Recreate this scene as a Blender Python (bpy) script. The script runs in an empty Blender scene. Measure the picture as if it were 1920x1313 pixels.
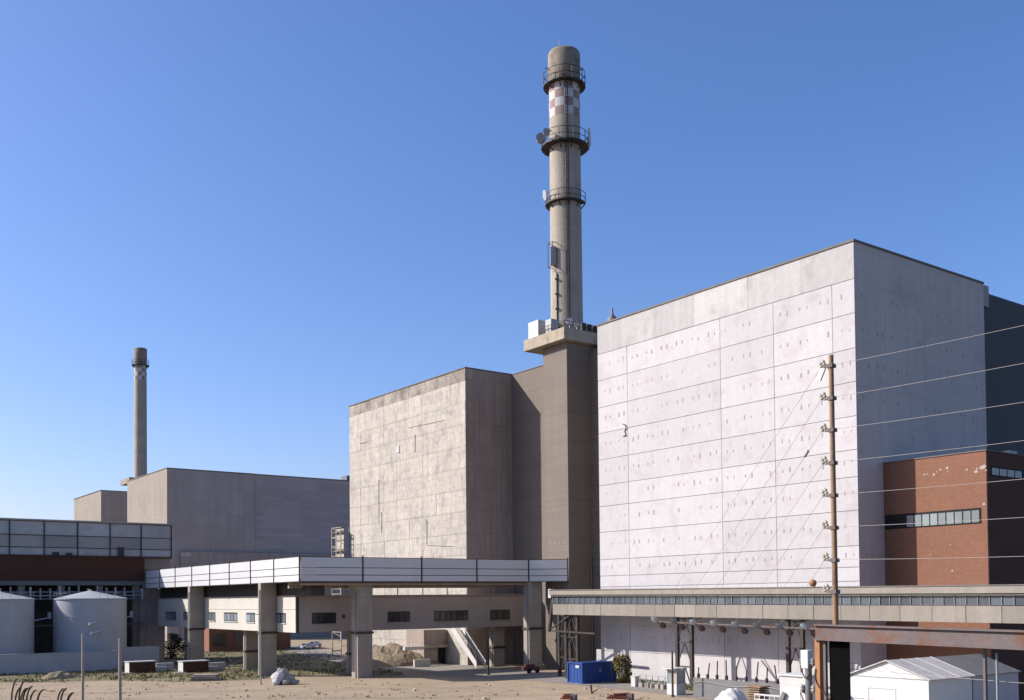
import bpy, bmesh, math, random
from mathutils import Vector, Matrix
random.seed(7)
R_ = math.radians
scene = bpy.context.scene
C = scene.collection

# ---------------------------------------------------------------- camera
# world axes: X runs along the shaded walls, Y along the sunlit walls, metres
CAM_H = 11.5
FPX, PX0, PY0 = 1918.0, 960.0, 1074.0           # focal length and principal point in 1920-wide pixels
CAM_ROT = (Matrix.Rotation(R_(-36.5), 3, 'Z') @ Matrix.Rotation(R_(91.5), 3, 'X') @ Matrix.Rotation(R_(-0.54), 3, 'Z'))
cd = bpy.data.cameras.new('camera'); cam = bpy.data.objects.new('camera', cd); C.objects.link(cam)
cam.matrix_world = Matrix.Translation((0, 0, CAM_H)) @ CAM_ROT.to_4x4()
cd.sensor_fit = 'HORIZONTAL'; cd.sensor_width = 36.0; cd.lens = 36.0 * FPX / 1920.0
cd.shift_y = (PY0 - 656.5) / 1920.0
cd.clip_start = 0.5; cd.clip_end = 6000.0
scene.camera = cam

# ---------------------------------------------------------------- sky and sun
LIGHT = Vector((0.767, -0.64, -0.655)).normalized()
SUN_EL = math.asin(-LIGHT.z); SUN_AZ = math.atan2(-LIGHT.x, -LIGHT.y)
w = bpy.data.worlds.new('World'); scene.world = w; w.use_nodes = True
nt = w.node_tree; nt.nodes.clear()
sky = nt.nodes.new('ShaderNodeTexSky'); sky.sky_type = 'NISHITA'; sky.sun_disc = False
sky.sun_elevation = SUN_EL; sky.sun_rotation = SUN_AZ
sky.altitude = 0; sky.air_density = 1.0; sky.dust_density = 1.3; sky.ozone_density = 5.5
bg = nt.nodes.new('ShaderNodeBackground'); bg.inputs['Strength'].default_value = 0.128
wo = nt.nodes.new('ShaderNodeOutputWorld')
hs = nt.nodes.new('ShaderNodeHueSaturation'); hs.inputs['Saturation'].default_value = 1.14
tn = nt.nodes.new('ShaderNodeMix'); tn.data_type = 'RGBA'; tn.blend_type = 'MULTIPLY'; tn.inputs['Factor'].default_value = 1.0
tn.inputs['B'].default_value = (1.15, 0.955, 1.02, 1)          # the print's violet-blue cast, over the whole sky
nt.links.new(sky.outputs[0], hs.inputs['Color']); nt.links.new(hs.outputs[0], tn.inputs['A']); nt.links.new(tn.outputs['Result'], bg.inputs[0]); nt.links.new(bg.outputs[0], wo.inputs[0])
sl = bpy.data.lights.new('sun', 'SUN'); sl.energy = 4.9; sl.angle = R_(0.53); sl.color = (1.0, 0.94, 0.86)
so = bpy.data.objects.new('sun', sl); C.objects.link(so)
so.rotation_euler = LIGHT.to_track_quat('-Z', 'Y').to_euler(); so.location = (-80, 60, 120)
scene.view_settings.view_transform = 'Standard'; scene.view_settings.look = 'None'
scene.view_settings.exposure = 0.56; scene.view_settings.gamma = 1.0
scene.view_settings.use_curve_mapping = False

# ---------------------------------------------------------------- helpers
def ray(px, py):
    return CAM_ROT @ Vector(((px - PX0) / FPX, -(py - PY0) / FPX, -1.0))
def gp(px, py, z=0.0):
    d = ray(px, py); t = (z - CAM_H) / d.z; return Vector((d.x * t, d.y * t, z))
def onX(px, py, X):
    d = ray(px, py); t = X / d.x; return Vector((X, d.y * t, CAM_H + d.z * t))
def onY(px, py, Y):
    d = ray(px, py); t = Y / d.y; return Vector((d.x * t, Y, CAM_H + d.z * t))
def Wm(o):
    m = o.matrix_basis.copy()
    if o.parent: m = Wm(o.parent) @ o.matrix_parent_inverse @ m
    return m
def attach(o, p):
    if p is not None:
        o.parent = p; o.matrix_parent_inverse = Wm(p).inverted()
    return o
def tag(o, label=None, cat=None, group=None, kind=None):
    if label: o['label'] = label
    if cat: o['category'] = cat
    if group: o['group'] = group
    if kind: o['kind'] = kind
    return o
def thing(name, label, cat, loc, group=None):
    o = bpy.data.objects.new(name, None); C.objects.link(o); o.location = loc
    o.empty_display_size = 0.5
    return tag(o, label, cat, group)

class MB:
    """collects shapes in world coordinates, then links them as one mesh object"""
    def __init__(s): s.v = []; s.f = []; s.m = []; s.sm = []
    def add(s, vs, fs, mi=0, smooth=False):
        n = len(s.v); s.v += [Vector(v) for v in vs]
        for f in fs: s.f.append([i + n for i in f]); s.m.append(mi); s.sm.append(smooth)
        return s
    def box(s, x0, x1, y0, y1, z0, z1, mi=0):
        vs = [(x, y, z) for z in (z0, z1) for (x, y) in ((x0, y0), (x1, y0), (x1, y1), (x0, y1))]
        return s.add(vs, [(3, 2, 1, 0), (4, 5, 6, 7), (0, 1, 5, 4), (1, 2, 6, 5), (2, 3, 7, 6), (3, 0, 4, 7)], mi)
    def obox(s, c, size, rz=0, mi=0, M=None):
        M = M or Matrix.Rotation(rz, 3, 'Z'); c = Vector(c)
        hx, hy, hz = size[0] / 2, size[1] / 2, size[2] / 2
        vs = [c + M @ Vector((x, y, z)) for z in (-hz, hz) for (x, y) in ((-hx, -hy), (hx, -hy), (hx, hy), (-hx, hy))]
        return s.add(vs, [(3, 2, 1, 0), (4, 5, 6, 7), (0, 1, 5, 4), (1, 2, 6, 5), (2, 3, 7, 6), (3, 0, 4, 7)], mi)
    def tube(s, p, q, r, n=8, r2=None, mi=0, smooth=True):
        p = Vector(p); q = Vector(q); d = (q - p).normalized(); r2 = r if r2 is None else r2
        a = d.orthogonal().normalized(); b = d.cross(a)
        vs = []
        for k in range(n):
            t = 2 * math.pi * k / n; u = a * math.cos(t) + b * math.sin(t)
            vs += [p + u * r, q + u * r2]
        s.add(vs, [(2 * k, 2 * ((k + 1) % n), 2 * ((k + 1) % n) + 1, 2 * k + 1) for k in range(n)], mi, smooth)
        s.add([vs[2 * k] for k in range(n)], [list(range(n))[::-1]], mi)
        s.add([vs[2 * k + 1] for k in range(n)], [list(range(n))], mi)
        return s
    def bar(s, p, q, wd, mi=0):
        return s.tube(p, q, wd * 0.7071, 4, None, mi, False)
    def path(s, pts, r, n=6):
        for p, q in zip(pts, pts[1:]): s.tube(p, q, r, n)
        return s
    def lathe(s, cx, cy, prof, n=24, a0=0, a1=2 * math.pi, mi=0, smooth=True):
        full = abs(a1 - a0 - 2 * math.pi) < 1e-6; m = n if full else n + 1
        vs = []
        for k in range(m):
            t = a0 + (a1 - a0) * k / n
            for r, z in prof: vs.append((cx + r * math.cos(t), cy + r * math.sin(t), z))
        L = len(prof); fs = []
        for k in range(n):
            k2 = (k + 1) % m
            for j in range(L - 1): fs.append((k * L + j, k2 * L + j, k2 * L + j + 1, k * L + j + 1))
        return s.add(vs, fs, mi, smooth)
    def prism(s, poly, z0, z1, mi=0):
        n = len(poly); vs = [(p[0], p[1], z0) for p in poly] + [(p[0], p[1], z1) for p in poly]
        fs = [list(range(n))[::-1], list(range(n, 2 * n))] + [(k, (k + 1) % n, n + (k + 1) % n, n + k) for k in range(n)]
        return s.add(vs, fs, mi)
    def build(s, name, mats, parent=None, bevel=0, center=None):
        if not isinstance(mats, (list, tuple)): mats = [mats]
        lo = Vector([min(v[i] for v in s.v) for i in range(3)]); hi = Vector([max(v[i] for v in s.v) for i in range(3)])
        c = Vector(((lo.x + hi.x) / 2, (lo.y + hi.y) / 2, lo.z)) if center is None else Vector(center)
        me = bpy.data.meshes.new(name); me.from_pydata([v - c for v in s.v], [], s.f)
        for m in mats: me.materials.append(m)
        for p, mi, sm in zip(me.polygons, s.m, s.sm): p.material_index = mi; p.use_smooth = sm
        bm = bmesh.new(); bm.from_mesh(me); bmesh.ops.recalc_face_normals(bm, faces=bm.faces)
        bm.to_mesh(me); bm.free(); me.update()
        o = bpy.data.objects.new(name, me); C.objects.link(o); o.location = c
        if bevel:
            b = o.modifiers.new('bevel', 'BEVEL'); b.width = bevel; b.segments = 2; b.limit_method = 'ANGLE'
        return attach(o, parent)

_cubes = {}
def cube(name, m, c, size, parent=None, rz=0):
    """one piece out of a shared unit block"""
    k = m.name
    if k not in _cubes:
        me = bpy.data.meshes.new('block_' + k); h = .5
        vs = [(x, y, z) for z in (-h, h) for (x, y) in ((-h, -h), (h, -h), (h, h), (-h, h))]
        me.from_pydata(vs, [], [(3, 2, 1, 0), (4, 5, 6, 7), (0, 1, 5, 4), (1, 2, 6, 5), (2, 3, 7, 6), (3, 0, 4, 7)])
        me.materials.append(m); me.update(); _cubes[k] = me
    o = bpy.data.objects.new(name, _cubes[k]); C.objects.link(o)
    o.location = c; o.scale = size; o.rotation_euler = (0, 0, rz)
    return attach(o, parent)
def cb(name, m, x0, x1, y0, y1, z0, z1, parent=None):
    return cube(name, m, ((x0 + x1) / 2, (y0 + y1) / 2, (z0 + z1) / 2), (x1 - x0, y1 - y0, z1 - z0), parent)

# ---------------------------------------------------------------- materials
ALB = 0.66
def mat(name, col, rough=.85, var=.12, scale=.12, fine=.12, fscale=2.5, streak=0., objvar=0., metal=0., bump=.15,
        col2=None, cov2=.5, sc2=.4, spec=.3, grid=None, gridvar=.1, sharp=.08):
    col = tuple(c * ALB for c in col); col2 = tuple(c * ALB for c in col2) if col2 else None
    m = bpy.data.materials.new(name); m.use_nodes = True; t = m.node_tree; N = t.nodes; L = t.links
    b = N['Principled BSDF']; b.inputs['Roughness'].default_value = rough; b.inputs['Metallic'].default_value = metal
    b.inputs['Specular IOR Level'].default_value = spec
    geo = N.new('ShaderNodeNewGeometry')
    def noise(sc, det=4, vec=None, rg=.55):
        n = N.new('ShaderNodeTexNoise'); n.inputs['Scale'].default_value = sc; n.inputs['Detail'].default_value = det
        n.inputs['Roughness'].default_value = rg; L.new(vec or geo.outputs['Position'], n.inputs['Vector']); return n.outputs['Fac']
    def ma(op, a, bb):
        n = N.new('ShaderNodeMath'); n.operation = op
        for i, x in enumerate((a, bb)):
            if isinstance(x, (int, float)): n.inputs[i].default_value = x
            else: L.new(x, n.inputs[i])
        return n.outputs[0]
    def term(x, amp): return ma('ADD', ma('MULTIPLY', ma('SUBTRACT', x, .5), 2.4 * amp), 1.0)
    big = noise(scale, 5); fin = noise(fscale, 6, None, .7)
    f = ma('MULTIPLY', term(big, var), term(fin, fine))
    if streak:
        mp = N.new('ShaderNodeMapping'); mp.inputs['Scale'].default_value = (1, 1, .05); L.new(geo.outputs['Position'], mp.inputs['Vector'])
        f = ma('MULTIPLY', f, term(noise(1.1, 6, mp.outputs[0], .65), streak))
    if objvar:
        oi = N.new('ShaderNodeObjectInfo'); f = ma('MULTIPLY', f, term(oi.outputs['Random'], objvar))
    if grid:
        sp = N.new('ShaderNodeSeparateXYZ'); L.new(geo.outputs['Position'], sp.inputs[0])
        cx = N.new('ShaderNodeCombineXYZ'); L.new(ma('ADD', sp.outputs[0], sp.outputs[1]), cx.inputs[0]); L.new(sp.outputs[2], cx.inputs[1])
        br = N.new('ShaderNodeTexBrick'); L.new(cx.outputs[0], br.inputs['Vector'])
        br.inputs['Scale'].default_value = 1; br.inputs['Brick Width'].default_value = grid[0]; br.inputs['Row Height'].default_value = grid[1]
        br.inputs['Mortar Size'].default_value = grid[2]; br.offset = grid[3] if len(grid) > 3 else 0.
        br.inputs['Color1'].default_value = (1 - gridvar,) * 3 + (1,); br.inputs['Color2'].default_value = (1 + gridvar,) * 3 + (1,)
        br.inputs['Mortar'].default_value = (1 - 2.0 * gridvar,) * 3 + (1,); br.inputs['Mortar Smooth'].default_value = .3
        f = ma('MULTIPLY', f, br.outputs['Color'])
    base = N.new('ShaderNodeRGB'); base.outputs[0].default_value = tuple(col) + (1,)
    cout = base.outputs[0]
    if col2:
        mr = N.new('ShaderNodeMapRange'); mr.inputs['From Min'].default_value = cov2 - sharp; mr.inputs['From Max'].default_value = cov2 + sharp
        L.new(noise(sc2, 6, None, .65), mr.inputs['Value'])
        mx = N.new('ShaderNodeMix'); mx.data_type = 'RGBA'; L.new(mr.outputs[0], mx.inputs['Factor'])
        L.new(cout, mx.inputs['A']); mx.inputs['B'].default_value = tuple(col2) + (1,); cout = mx.outputs['Result']
    vm = N.new('ShaderNodeVectorMath'); vm.operation = 'SCALE'; L.new(cout, vm.inputs[0]); L.new(f, vm.inputs['Scale'])
    L.new(vm.outputs[0], b.inputs['Base Color'])
    if bump:
        bp = N.new('ShaderNodeBump'); bp.inputs['Strength'].default_value = bump; bp.inputs['Distance'].default_value = .15
        L.new(fin, bp.inputs['Height']); L.new(bp.outputs[0], b.inputs['Normal'])
    return m
def flat_glass(name, col, rough=.12, var=.25):
    return mat(name, col, rough=rough, var=var, scale=.35, fine=.05, objvar=.35, bump=.03, spec=.6)

def clear_glass(name, col, f):
    m = bpy.data.materials.new(name); m.use_nodes = True; N = m.node_tree.nodes; L = m.node_tree.links
    b = N['Principled BSDF']; b.inputs['Roughness'].default_value = .15
    oi = N.new('ShaderNodeObjectInfo'); cr = N.new('ShaderNodeMix'); cr.data_type = 'RGBA'; L.new(oi.outputs['Random'], cr.inputs['Factor'])
    cr.inputs['A'].default_value = tuple(c * .6 for c in col) + (1,); cr.inputs['B'].default_value = tuple(c * 1.2 for c in col) + (1,)
    L.new(cr.outputs['Result'], b.inputs['Base Color'])
    tr = N.new('ShaderNodeBsdfTransparent'); tr.inputs[0].default_value = (.80, .87, .90, 1)
    mx = N.new('ShaderNodeMixShader'); mx.inputs[0].default_value = f; L.new(b.outputs[0], mx.inputs[1]); L.new(tr.outputs[0], mx.inputs[2])
    L.new(mx.outputs[0], N['Material Output'].inputs[0]); return m
M = {}
M['white_wall'] = mat('white_wall', (.65, .63, .63), var=.07, scale=.10, fine=.10, fscale=1.6, streak=.07, objvar=.05, col2=(.60, .55, .55), cov2=.60, sc2=.35)
M['white_parapet'] = mat('white_parapet', (.61, .585, .575), var=.10, scale=.15, fine=.14, fscale=1.8, streak=.16, objvar=.10, col2=(.49, .47, .45), cov2=.60, sc2=.3)
M['white_joint'] = mat('white_joint', (.52, .49, .50), var=.1)
M['white_shaded'] = mat('white_shaded', (.75, .65, .60), var=.10, scale=.08, fine=.10, streak=.13, grid=(8.7, 3.93, .10), gridvar=.035, col2=(.65, .565, .53), cov2=.6, sc2=.2)  # same white wall, tone lifted and warmed to set its shaded face
M['tie'] = mat('tie', (.47, .44, .45), var=.2, scale=.5)
M['tie_side'] = mat('tie_side', (.47, .43, .43), var=.2, scale=.5)
M['coping'] = mat('coping', (.22, .20, .18), var=.25, scale=.6)
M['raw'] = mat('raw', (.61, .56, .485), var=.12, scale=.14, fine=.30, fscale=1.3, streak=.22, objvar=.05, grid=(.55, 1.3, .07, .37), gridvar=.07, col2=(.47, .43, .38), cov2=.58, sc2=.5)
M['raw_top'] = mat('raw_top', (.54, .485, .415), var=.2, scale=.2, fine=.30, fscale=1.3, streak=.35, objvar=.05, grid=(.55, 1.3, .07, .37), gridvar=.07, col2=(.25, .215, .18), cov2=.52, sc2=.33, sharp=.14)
M['raw_side'] = mat('raw_side', (.46, .38, .33), var=.15, scale=.12, fine=.2, streak=.25, grid=(1.2, 3.9, .08), gridvar=.08)  # tan concrete darkened for the block's shaded wall; reused on other concrete parts
M['raw_joint'] = mat('raw_joint', (.38, .33, .28), var=.2)
M['raw_far'] = mat('raw_far', (.38, .335, .28), var=.16, scale=.1, fine=.25, fscale=.9, streak=.12, grid=(1.3, 3.9, .08), gridvar=.05)
M['raw_far_shaded'] = mat('raw_far_shaded', (.52, .44, .40), var=.15, scale=.08, fine=.2, streak=.16, grid=(5.5, 3.9, .12), gridvar=.05)  # far concrete again, shade tone of the unlit faces put into the colour
M['wing'] = mat('wing', (.52, .45, .43), var=.12, scale=.1, fine=.1, grid=(6.5, 1.3, .07), gridvar=.08)
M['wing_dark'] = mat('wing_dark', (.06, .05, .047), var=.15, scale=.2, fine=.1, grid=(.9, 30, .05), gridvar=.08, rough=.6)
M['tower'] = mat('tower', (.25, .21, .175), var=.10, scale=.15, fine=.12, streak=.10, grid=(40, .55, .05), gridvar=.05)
M['stack'] = mat('stack', (.48, .42, .345), var=.14, scale=.25, fine=.28, streak=.22, grid=(60, 1.9, .06), gridvar=.05)
M['stack_top'] = mat('stack_top', (.36, .30, .23), var=.25, scale=.5, fine=.25, streak=.35, col2=(.18, .15, .12), cov2=.55, sc2=.5)
M['slab'] = mat('slab', (.50, .43, .33), var=.15, scale=.4, fine=.15, streak=.25, col2=(.27, .20, .15), cov2=.62, sc2=.5)
M['paint_white'] = mat('paint_white', (.72, .70, .68), var=.1, scale=.8)
M['paint_red'] = mat('paint_red', (.42, .29, .28), var=.2, scale=.8)
M['steel_dark'] = mat('steel_dark', (.055, .052, .05), rough=.6, var=.25, scale=1.2, col2=(.10, .06, .045), cov2=.58, sc2=.8)
M['steel_grey'] = mat('steel_grey', (.22, .22, .22), rough=.55, var=.2, scale=1.0)
M['galv'] = mat('galv', (.42, .43, .44), rough=.5, var=.15, scale=1., metal=.3)
M['white_steel'] = mat('white_steel', (.74, .74, .74), rough=.55, var=.08, scale=.9, fine=.08, col2=(.58, .55, .50), cov2=.66, sc2=.9)
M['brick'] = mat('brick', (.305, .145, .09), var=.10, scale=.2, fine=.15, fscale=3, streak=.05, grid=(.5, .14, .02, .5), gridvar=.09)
M['brick_dark'] = mat('brick_dark', (.115, .05, .032), var=.12, scale=.2, fine=.15, fscale=3, grid=(.5, .14, .02, .5), gridvar=.09)  # brick darkened to paint the annex's shaded side; reused on hall band and hut
M['render_patch'] = mat('render_patch', (.52, .44, .38), var=.2, scale=1.)
M['void'] = mat('void', (.02, .02, .022), var=.2, bump=0)
M['glass_blue'] = flat_glass('glass_blue', (.30, .34, .37))
M['glass_clear'] = clear_glass('glass_clear', (.16, .19, .22), .58)
M['glass_dark'] = flat_glass('glass_dark', (.05, .055, .06))
M['glass_black'] = mat('glass_black', (.03, .03, .035), rough=.6, spec=.1, var=.2, objvar=.3)
M['glass_block'] = mat('glass_block', (.28, .32, .32), rough=.25, var=.2, scale=.7, objvar=.25)
M['hall_sheet'] = mat('hall_sheet', (.58, .60, .62), rough=.5, var=.2, scale=.2, fine=.1, objvar=.10, col2=(.44, .44, .45), cov2=.58, sc2=.2)
M['hall_sheet2'] = mat('hall_sheet2', (.42, .41, .41), rough=.5, var=.2, scale=.2, objvar=.12)
M['pillar'] = mat('pillar', (.44, .39, .33), var=.15, scale=.4, fine=.15, streak=.2, grid=(40, 1.2, .05), gridvar=.05)
M['panel_white'] = mat('panel_white', (.78, .79, .80), rough=.5, var=.04, scale=.4, fine=.04, streak=.05, objvar=.05)
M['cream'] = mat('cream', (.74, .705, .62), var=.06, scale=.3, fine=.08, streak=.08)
M['cream_shaded'] = mat('cream_shaded', (.50, .435, .40), var=.08, scale=.25, fine=.1, streak=.08)  # corridor cream greyed down, shade painted in for the unlit wall
M['walk'] = mat('walk', (.35, .315, .265), var=.12, scale=.5, fine=.15, streak=.18, objvar=.10)
M['tank'] = mat('tank', (.54, .56, .60), rough=.5, var=.08, scale=.3, fine=.06, streak=.1)
M['bund'] = mat('bund', (.55, .55, .57), var=.1, scale=.5, streak=.15)
M['dirt'] = mat('dirt', (.47, .365, .245), var=.18, scale=.06, fine=.22, fscale=.9, bump=.4, col2=(.40, .31, .205), cov2=.54, sc2=.16, sharp=.10)
M['grass_soil'] = mat('grass_soil', (.20, .175, .085), var=.25, scale=.08, fine=.3, fscale=1.2, bump=.5, col2=(.30, .25, .15), cov2=.58, sc2=.12, sharp=.1)
M['grass'] = mat('grass', (.20, .19, .08), var=.3, scale=.15, fine=.2, bump=0)
M['scrub'] = mat('scrub', (.12, .115, .06), var=.3, scale=.05, fine=.3, fscale=1.0, bump=.5, col2=(.20, .16, .10), cov2=.6, sc2=.1)
M['road'] = mat('road', (.33, .30, .26), var=.1, scale=.1, fine=.12, fscale=1.5, bump=.2)
M['earth'] = mat('earth', (.27, .21, .14), var=.25, scale=.3, fine=.3, fscale=1.2, bump=.6, col2=(.40, .34, .26), cov2=.62, sc2=.9)
M['rock'] = mat('rock', (.50, .46, .40), var=.2, scale=.6, fine=.25, bump=.5)
M['blue_paint'] = mat('blue_paint', (.03, .09, .33), rough=.5, var=.15, scale=.6, col2=(.03, .06, .20), cov2=.65, sc2=.9)
M['rust'] = mat('rust', (.20, .165, .16), rough=.8, var=.2, scale=.5, fine=.2, col2=(.24, .105, .065), cov2=.57, sc2=.45, sharp=.06)
M['orange'] = mat('orange', (.52, .24, .10), rough=.7, var=.15, scale=.7, col2=(.36, .15, .08), cov2=.62, sc2=.9)
M['wood_pole'] = mat('wood_pole', (.40, .25, .15), var=.2, scale=1., fine=.2, streak=.3, col2=(.22, .13, .09), cov2=.56, sc2=.7)
M['porcelain'] = mat('porcelain', (.62, .56, .42), rough=.25, var=.1, scale=1., spec=.5)
M['porcelain_pale'] = mat('porcelain_pale', (.52, .53, .50), rough=.25, var=.1, scale=1., spec=.5, objvar=.4)
M['porcelain_brown'] = mat('porcelain_brown', (.09, .045, .03), rough=.25, var=.1, scale=1., spec=.5)
M['wire'] = mat('wire', (.50, .45, .42), rough=.5, var=.1, bump=0)
M['wire_dark'] = mat('wire_dark', (.50, .47, .46), rough=.5, var=.1, bump=0)
M['shed'] = mat('shed', (.82, .82, .80), rough=.6, var=.05, scale=.5, streak=.05)
M['shed_roof'] = mat('shed_roof', (.68, .64, .60), rough=.7, var=.12, scale=.5, streak=.1, col2=(.55, .48, .43), cov2=.6, sc2=.5)
M['leaf_dry'] = mat('leaf_dry', (.20, .17, .055), var=.3, scale=.8, bump=0)
M['leaf_dark'] = mat('leaf_dark', (.045, .055, .025), var=.3, scale=.8, bump=0)
M['bark'] = mat('bark', (.12, .09, .065), var=.2, scale=2)
M['rubber'] = mat('rubber', (.02, .02, .02), var=.1, rough=.9)
M['car_white'] = mat('car_white', (.72, .72, .72), rough=.25, var=.03, spec=.5, bump=0)
M['car_blue'] = mat('car_blue', (.03, .045, .12), rough=.25, var=.03, spec=.5, bump=0)
M['red_paint'] = mat('red_paint', (.36, .12, .08), rough=.6, var=.2, scale=1.)
M['dark_red'] = mat('dark_red', (.14, .05, .045), rough=.7, var=.25, scale=1.)
M['green_paint'] = mat('green_paint', (.17, .30, .22), rough=.6, var=.2, scale=1.)
M['sheet_black'] = mat('sheet_black', (.006, .006, .006), rough=.95, var=.3, scale=.6, spec=.05)

# ================================================================ GROUND
def ground_mesh():
    b = MB(); n = 90; S = 2400.
    def co(i): t = 2. * i / n - 1; return S * math.copysign(abs(t) ** 2.6, t)
    vs = []
    for i in range(n + 1):
        for j in range(n + 1):
            x = co(i) + 60; y = co(j) + 120
            z = -0.16 + 0.07 * math.sin(x * .31 + 1.3 * math.sin(y * .17)) * math.sin(y * .23 + .7)
            vs.append((x, y, z))
    b.add(vs, [(i * (n + 1) + j, (i + 1) * (n + 1) + j, (i + 1) * (n + 1) + j + 1, i * (n + 1) + j + 1) for i in range(n) for j in range(n)], 0, True)
    return b
tag(ground_mesh().build('ground', M['scrub']), kind='structure')
def sheet(name, pix, m, z, kind='structure'):
    b = MB(); pts = [gp(x, y, z) for x, y in pix]; b.add(pts, [list(range(len(pts)))])
    return tag(b.build(name, m), kind=kind)
sheet('yard', [(-420, 1200), (-420, 1345), (300, 1375), (1000, 1400), (1700, 1440), (2500, 1440), (2500, 1190), (960, 1185)], M['dirt'], .008)
GR = [(-120, 1246), (-120, 1278), (60, 1280), (200, 1276), (330, 1279), (478, 1275), (545, 1268), (600, 1266), (690, 1268), (760, 1266), (690, 1244), (640, 1232), (560, 1216), (420, 1212), (330, 1215), (330, 1242), (200, 1250)]
sheet('grass_verge', GR, M['grass_soil'], .02)
sheet('road', [(640, 1244), (760, 1258), (870, 1271), (1000, 1276), (1200, 1296), (1330, 1313), (1400, 1330), (1560, 1400), (1700, 1390), (1480, 1306), (1330, 1290), (1180, 1274), (1060, 1262), (900, 1250), (760, 1238), (650, 1226), (540, 1212), (520, 1216)], M['road'], .032)
sheet('footpath', [(380, 1211), (560, 1219), (620, 1216), (520, 1208), (380, 1204)], M['road'], .044)
sheet('grass_strip', [(1140, 1278), (1260, 1290), (1300, 1296), (1330, 1294), (1290, 1284), (1150, 1270)], M['grass_soil'], .044)

M['track'] = mat('track', (.37, .29, .20), var=.25, scale=.3, fine=.25, fscale=1.6, bump=.3)
for j, (pix, off) in enumerate(((((60, 1302), (300, 1297), (560, 1296), (820, 1290), (1040, 1288)), 0), (((200, 1312), (500, 1308), (800, 1309), (1050, 1302), (1210, 1301)), 1))):
    for s_ in (-.9, .9):
        c_ = [gp(x, y, .016 + .004 * j) for x, y in pix]; L_, R2 = [], []
        fine_ = []
        for a, c in zip(c_, c_[1:]): fine_ += [a.lerp(c, k / 8) for k in range(8)]
        for k, q in enumerate(fine_[:-1]):
            d = (fine_[k + 1] - q).normalized(); n_ = Vector((-d.y, d.x, 0)); m_ = q + n_ * (s_ + .12 * math.sin(k * .7 + j)); wv = .16 + .07 * math.sin(k * 1.9 + s_)
            L_.append(m_ + n_ * wv); R2.append(m_ - n_ * wv)
        b = MB(); N_ = len(L_); b.add(L_ + R2, [(k, k + 1, N_ + k + 1, N_ + k) for k in range(N_ - 1)]); tag(b.build('tyre_track', M['track']), kind='structure')
def in_poly(p, poly):
    c = False; n = len(poly)
    for i in range(n):
        a = poly[i]; b = poly[i - 1]
        if (a[1] > p[1]) != (b[1] > p[1]) and p[0] < (b[0] - a[0]) * (p[1] - a[1]) / (b[1] - a[1]) + a[0]: c = not c
    return c
def grass_blades(name, pix, n, label, hmin, hmax, m):
    poly = [tuple(gp(x, y)[:2]) for x, y in pix]
    xs = [p[0] for p in pix]; ys = [p[1] for p in pix]; b = MB(); k = 0
    while k < n:
        px = random.uniform(min(xs), max(xs)); py = random.uniform(min(ys), max(ys))
        if not in_poly((px, py), pix): continue
        k += 1; c = gp(px, py, 0.0)
        if math.sin(c.x * .35) * math.sin(c.y * .29 + 1) + random.uniform(-.8, .8) < -.2: continue
        for q in range(4):
            a = random.uniform(0, 6.28); h = random.uniform(hmin, hmax); wd = random.uniform(.05, .12)
            o = c + Vector((random.uniform(-.35, .35), random.uniform(-.35, .35), 0))
            d = Vector((math.cos(a), math.sin(a), 0)); l = Vector((random.uniform(-.3, .3), random.uniform(-.3, .3), 1)) * h
            b.add([o - d * wd, o + d * wd, o + l], [(0, 1, 2)])
    return tag(b.build(name, m), label, 'grass', kind='stuff')
grass_blades('grass', GR, 4500, 'rough olive grass growing on the verge before the tanks', .15, .5, M['grass'])
grass_blades('grass', [(1140, 1278), (1260, 1290), (1300, 1296), (1330, 1294), (1290, 1284), (1150, 1270)], 500, 'thin grass strip along the foot of the white wall', .15, .45, M['grass'])
grass_blades('dry_grass', [(-20, 1278), (480, 1276), (640, 1276), (900, 1284), (1060, 1284), (1230, 1300), (1230, 1320), (-20, 1320)], 240, 'sparse dry grass tufts scattered over the tan dirt yard', .08, .3, M['leaf_dry'])
# pebbles and clods on the open dirt
b = MB()
for k in range(900):
    px = random.uniform(-20, 1250); py = random.uniform(1278, 1330); c = gp(px, py, -.03); s = random.uniform(.05, .2)
    if random.random() < .04: s *= 2.2
    M3 = Matrix.Rotation(random.uniform(0, 6), 3, 'Z') @ Matrix.Rotation(random.uniform(0, 1), 3, 'X')
    vs = [c + M3 @ Vector(v) * s for v in ((1, 0, 0), (-.9, .2, 0), (0, 1.1, .1), (.1, -1, 0), (0, 0, .7), (0, 0, -.6))]
    b.add(vs, [(0, 2, 4), (2, 1, 4), (1, 3, 4), (3, 0, 4), (2, 0, 5), (1, 2, 5), (3, 1, 5), (0, 3, 5)])
tag(b.build('gravel', M['rock']), 'loose stones and clods scattered over the tan dirt', 'gravel', kind='stuff')

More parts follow.
